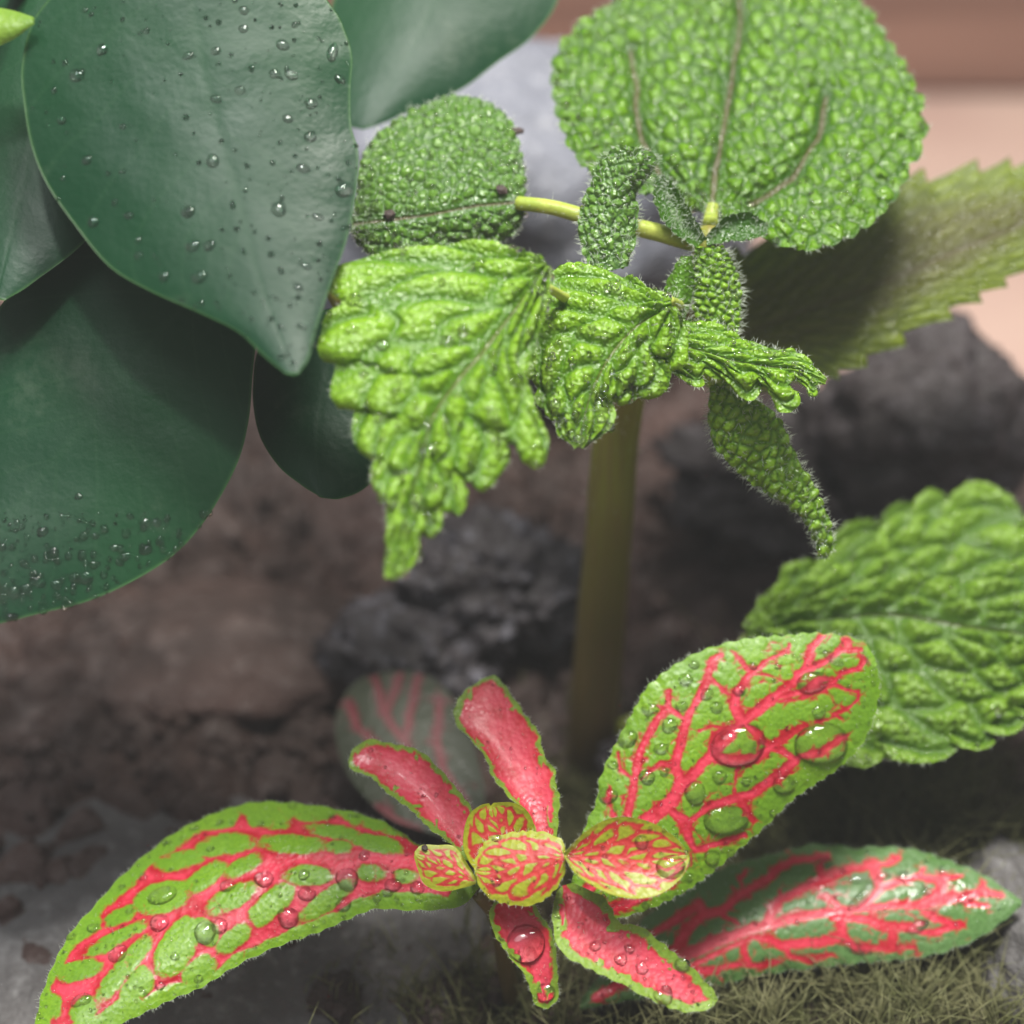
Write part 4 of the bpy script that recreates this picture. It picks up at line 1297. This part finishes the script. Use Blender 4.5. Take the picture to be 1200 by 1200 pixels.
# ------------------------------------------------------------------ dark-leaved plant
BASE_D = np.array([-10.6, 6.5, 0.2])
dark = empty('dark_leaved_plant', BASE_D, 'plant with large smooth dark green oval leaves beaded with water', 'plant')
NODE = W(150, -260, np.array(21.2))
tube('stem', [BASE_D + [0, 0, -.8], BASE_D + [0.2, 0.5, 3], W(60, 60, np.array(23.5)), W(150, -120, np.array(21.6)), NODE], [0.28, 0.26, 0.25, 0.24, 0.2], STEM, dark, n=50)
smooth_r = lambda lf: 0.03 * (fbm(lf.PX / 70, lf.PY / 70, 5, 2) - 0.5) - 0.002 * sstep(0.07, 0, np.abs(lf.V))
D1 = Leaf('leaf', dark, DARK, [(215, -100), (225, 0), (245, 110), (275, 220), (305, 330), (345, 440)],
          [(205, -98), (110, -60), (55, 0), (35, 32), (25, 80), (28, 121), (37, 172), (55, 216), (88, 264), (128, 312), (176, 341), (235, 367), (279, 389), (310, 418), (335, 438)],
          [(225, -98), (330, -60), (389, 7), (404, 34), (413, 66), (411, 103), (412, 147), (420, 178), (418, 220), (407, 279), (389, 330), (370, 389), (362, 420), (350, 438)],
          21.1, (0.05, 0.08), cv=0.25, cu=-0.95, nu=150, nv=121, thick=0.09, relief=smooth_r, label='large blue-green oval leaf with a pointed drip tip')
D2 = Leaf('leaf', dark, DARK, [(275, 290), (200, 375), (140, 445), (88, 510), (23, 590), (-80, 735)],
          [(262, 282), (160, 262), (90, 282), (30, 325), (0, 358), (-60, 440), (-105, 560), (-112, 680), (-88, 738)],
          [(290, 300), (300, 380), (296, 441), (291, 495), (276, 548), (238, 613), (192, 659), (115, 700), (38, 721), (-20, 735), (-70, 742)],
          21.7, (-0.12, 0.1), cv=0.2, cu=-0.95, nu=140, nv=121, thick=0.09, relief=smooth_r, label='broad dark leaf at the picture edge with a wet lower rim')
D3 = Leaf('leaf', dark, DARK, [(400, 360), (385, 430), (372, 510), (375, 582)], [(380, 362), (310, 400), (296, 450), (302, 505), (325, 545), (352, 568), (372, 581)],
          [(420, 360), (470, 400), (478, 470), (460, 530), (430, 570), (400, 584), (380, 584)],
          22.6, (0.0, 0.4), cv=0.2, nu=100, nv=81, thick=0.08, relief=smooth_r, label='very dark leaf tucked under the pointed one')
D4 = Leaf('leaf', dark, DARK, [(560, -140), (530, -60), (490, 40), (430, 150)], [(545, -140), (440, -90), (390, 0), (385, 80), (400, 140), (425, 152)],
          [(575, -140), (650, -70), (655, -5), (625, 42), (582, 74), (540, 105), (480, 131), (440, 148)],
          25.2, (0.0, 0.3), cv=0.2, nu=110, nv=91, thick=0.08, relief=smooth_r, label='dark leaf at the top behind the pointed one')
D5 = Leaf('leaf', dark, DARK, [(80, -40), (60, 60), (40, 160), (-5, 350)], [(60, -40), (-40, 20), (-70, 120), (-60, 250), (-15, 348)],
          [(100, -40), (150, 60), (150, 170), (110, 270), (40, 330), (5, 352)],
          22.4, (0.0, 0.3), cv=0.2, nu=100, nv=81, thick=0.08, relief=smooth_r, label='olive dark leaf in shade at the far corner')
LIME_TIP = simple('lime_tip', lin(120, 150, 50), lin(96, 132, 44), 200, 0.35, trans=0.3)
D6 = Leaf('leaf', dark, LIME_TIP, [(-60, 30), (-20, 30), (15, 30), (40, 24)], [(-60, 20), (-25, 8), (10, 11), (40, 20)], [(-60, 42), (-25, 58), (12, 48), (40, 28)],
          20.8, (0, 0.2), cv=0.1, nu=60, nv=41, label='pale lime young leaf tip at the corner')
for lf, a, b in ((D1, (215, -100, 21.15), (180, -200, 20.9)), (D2, (275, 290, 21.75), (190, 60, 21.9)), (D3, (400, 360, 22.65), (260, 120, 22.6)), (D4, (560, -140, 25.25), (360, -230, 23.4)), (D5, (80, -40, 22.45), (100, -60, 22.3)), (D6, (-60, 30, 20.85), (20, -20, 22.2))):
    A0, A1 = W(a[0], a[1], np.array(a[2])), W(b[0], b[1], np.array(b[2]))
    end = NODE if lf in (D1, D4) else W(60, 60, np.array(23.5)) if lf in (D5, D6) else W(150, -120, np.array(21.6))
    tube('petiole', [A0, A1, end], [0.09, 0.11, 0.13], STEM, dark, n=24)
beads(D1, [(x, y, r * 1.1, r * random.uniform(0.7, 1.2), random.uniform(-.5, .5)) for x, y, r in ((220, 249, 7), (226, 288, 8), (244, 288, 6), (233, 326, 8), (326, 244, 8), (402, 222, 9), (363, 160, 7), (251, 187, 7), (253, 116, 6), (282, 105, 6), (323, 86, 6), (341, 88, 7), (330, 53, 7), (286, 33, 5), (286, 13, 5), (253, 59, 5),
                 (220, 66, 6), (119, 60, 6), (90, 90, 7), (72, 139, 5), (110, 259, 6), (354, 198, 7), (337, 139, 6), (350, 335, 6), (359, 313, 5), (193, 325, 6), (101, 186, 5), (143, 150, 4), (152, 252, 5), (162, 298, 5), (365, 120, 6), (398, 92, 6), (373, 252, 6))], 'droplet', 'large pointed dark leaf', 'droplets on the pointed dark leaf', h=0.5, wob=0.12)
drop(D1, 389, 60, 6, 12, 'long runny drop near the edge of the pointed dark leaf', rot=-0.2, h=0.7)
beads(D2, [(x, y, r * 1.1, r * random.uniform(0.7, 1.2), random.uniform(-.5, .5)) for x, y, r in ((171, 646, 7), (182, 613, 6), (170, 612, 5), (134, 640, 5), (111, 629, 5), (102, 677, 7), (88, 677, 6), (46, 680, 8), (17, 694, 7), (50, 623, 6), (146, 654, 6), (188, 633, 5), (4, 640, 5), (30, 690, 6), (66, 684, 6), (140, 660, 5), (154, 604, 4), (90, 582, 4), (62, 648, 6), (5, 690, 5))], 'droplet', 'broad dark edge leaf', 'droplets on the broad dark leaf', h=0.5, wob=0.12)
dew(D1, 420, 0.8, 3.8)
dew(D2, 800, 1.0, 5.5, lambda lf, i, j: (lf.PY[i, j] > 600) & (rng.random(len(i)) < 0.9))


# ------------------------------------------------------------------ added haze volume, standing in for the veil of misted glass
t = NT('veil_haze')
pv = t.n('VolumePrincipled')
pv.inputs['Color'].default_value = (0.93, 0.95, 0.96, 1)
pv.inputs['Density'].default_value = 0.0008
t.l(pv.outputs[0], t.out.inputs['Volume'])
hz = mesh_obj('haze', [(-70, -45, -7), (70, -45, -7), (70, 80, -7), (-70, 80, -7), (-70, -45, 22), (70, -45, 22), (70, 80, 22), (-70, 80, 22)],
              [[3, 2, 1, 0], [4, 5, 6, 7], [0, 1, 5, 4], [1, 2, 6, 5], [2, 3, 7, 6], [3, 0, 4, 7]], t.m, smooth=False)
tag(hz, 'thin added mist standing in for the veil of misted glass', 'mist', kind='stuff')
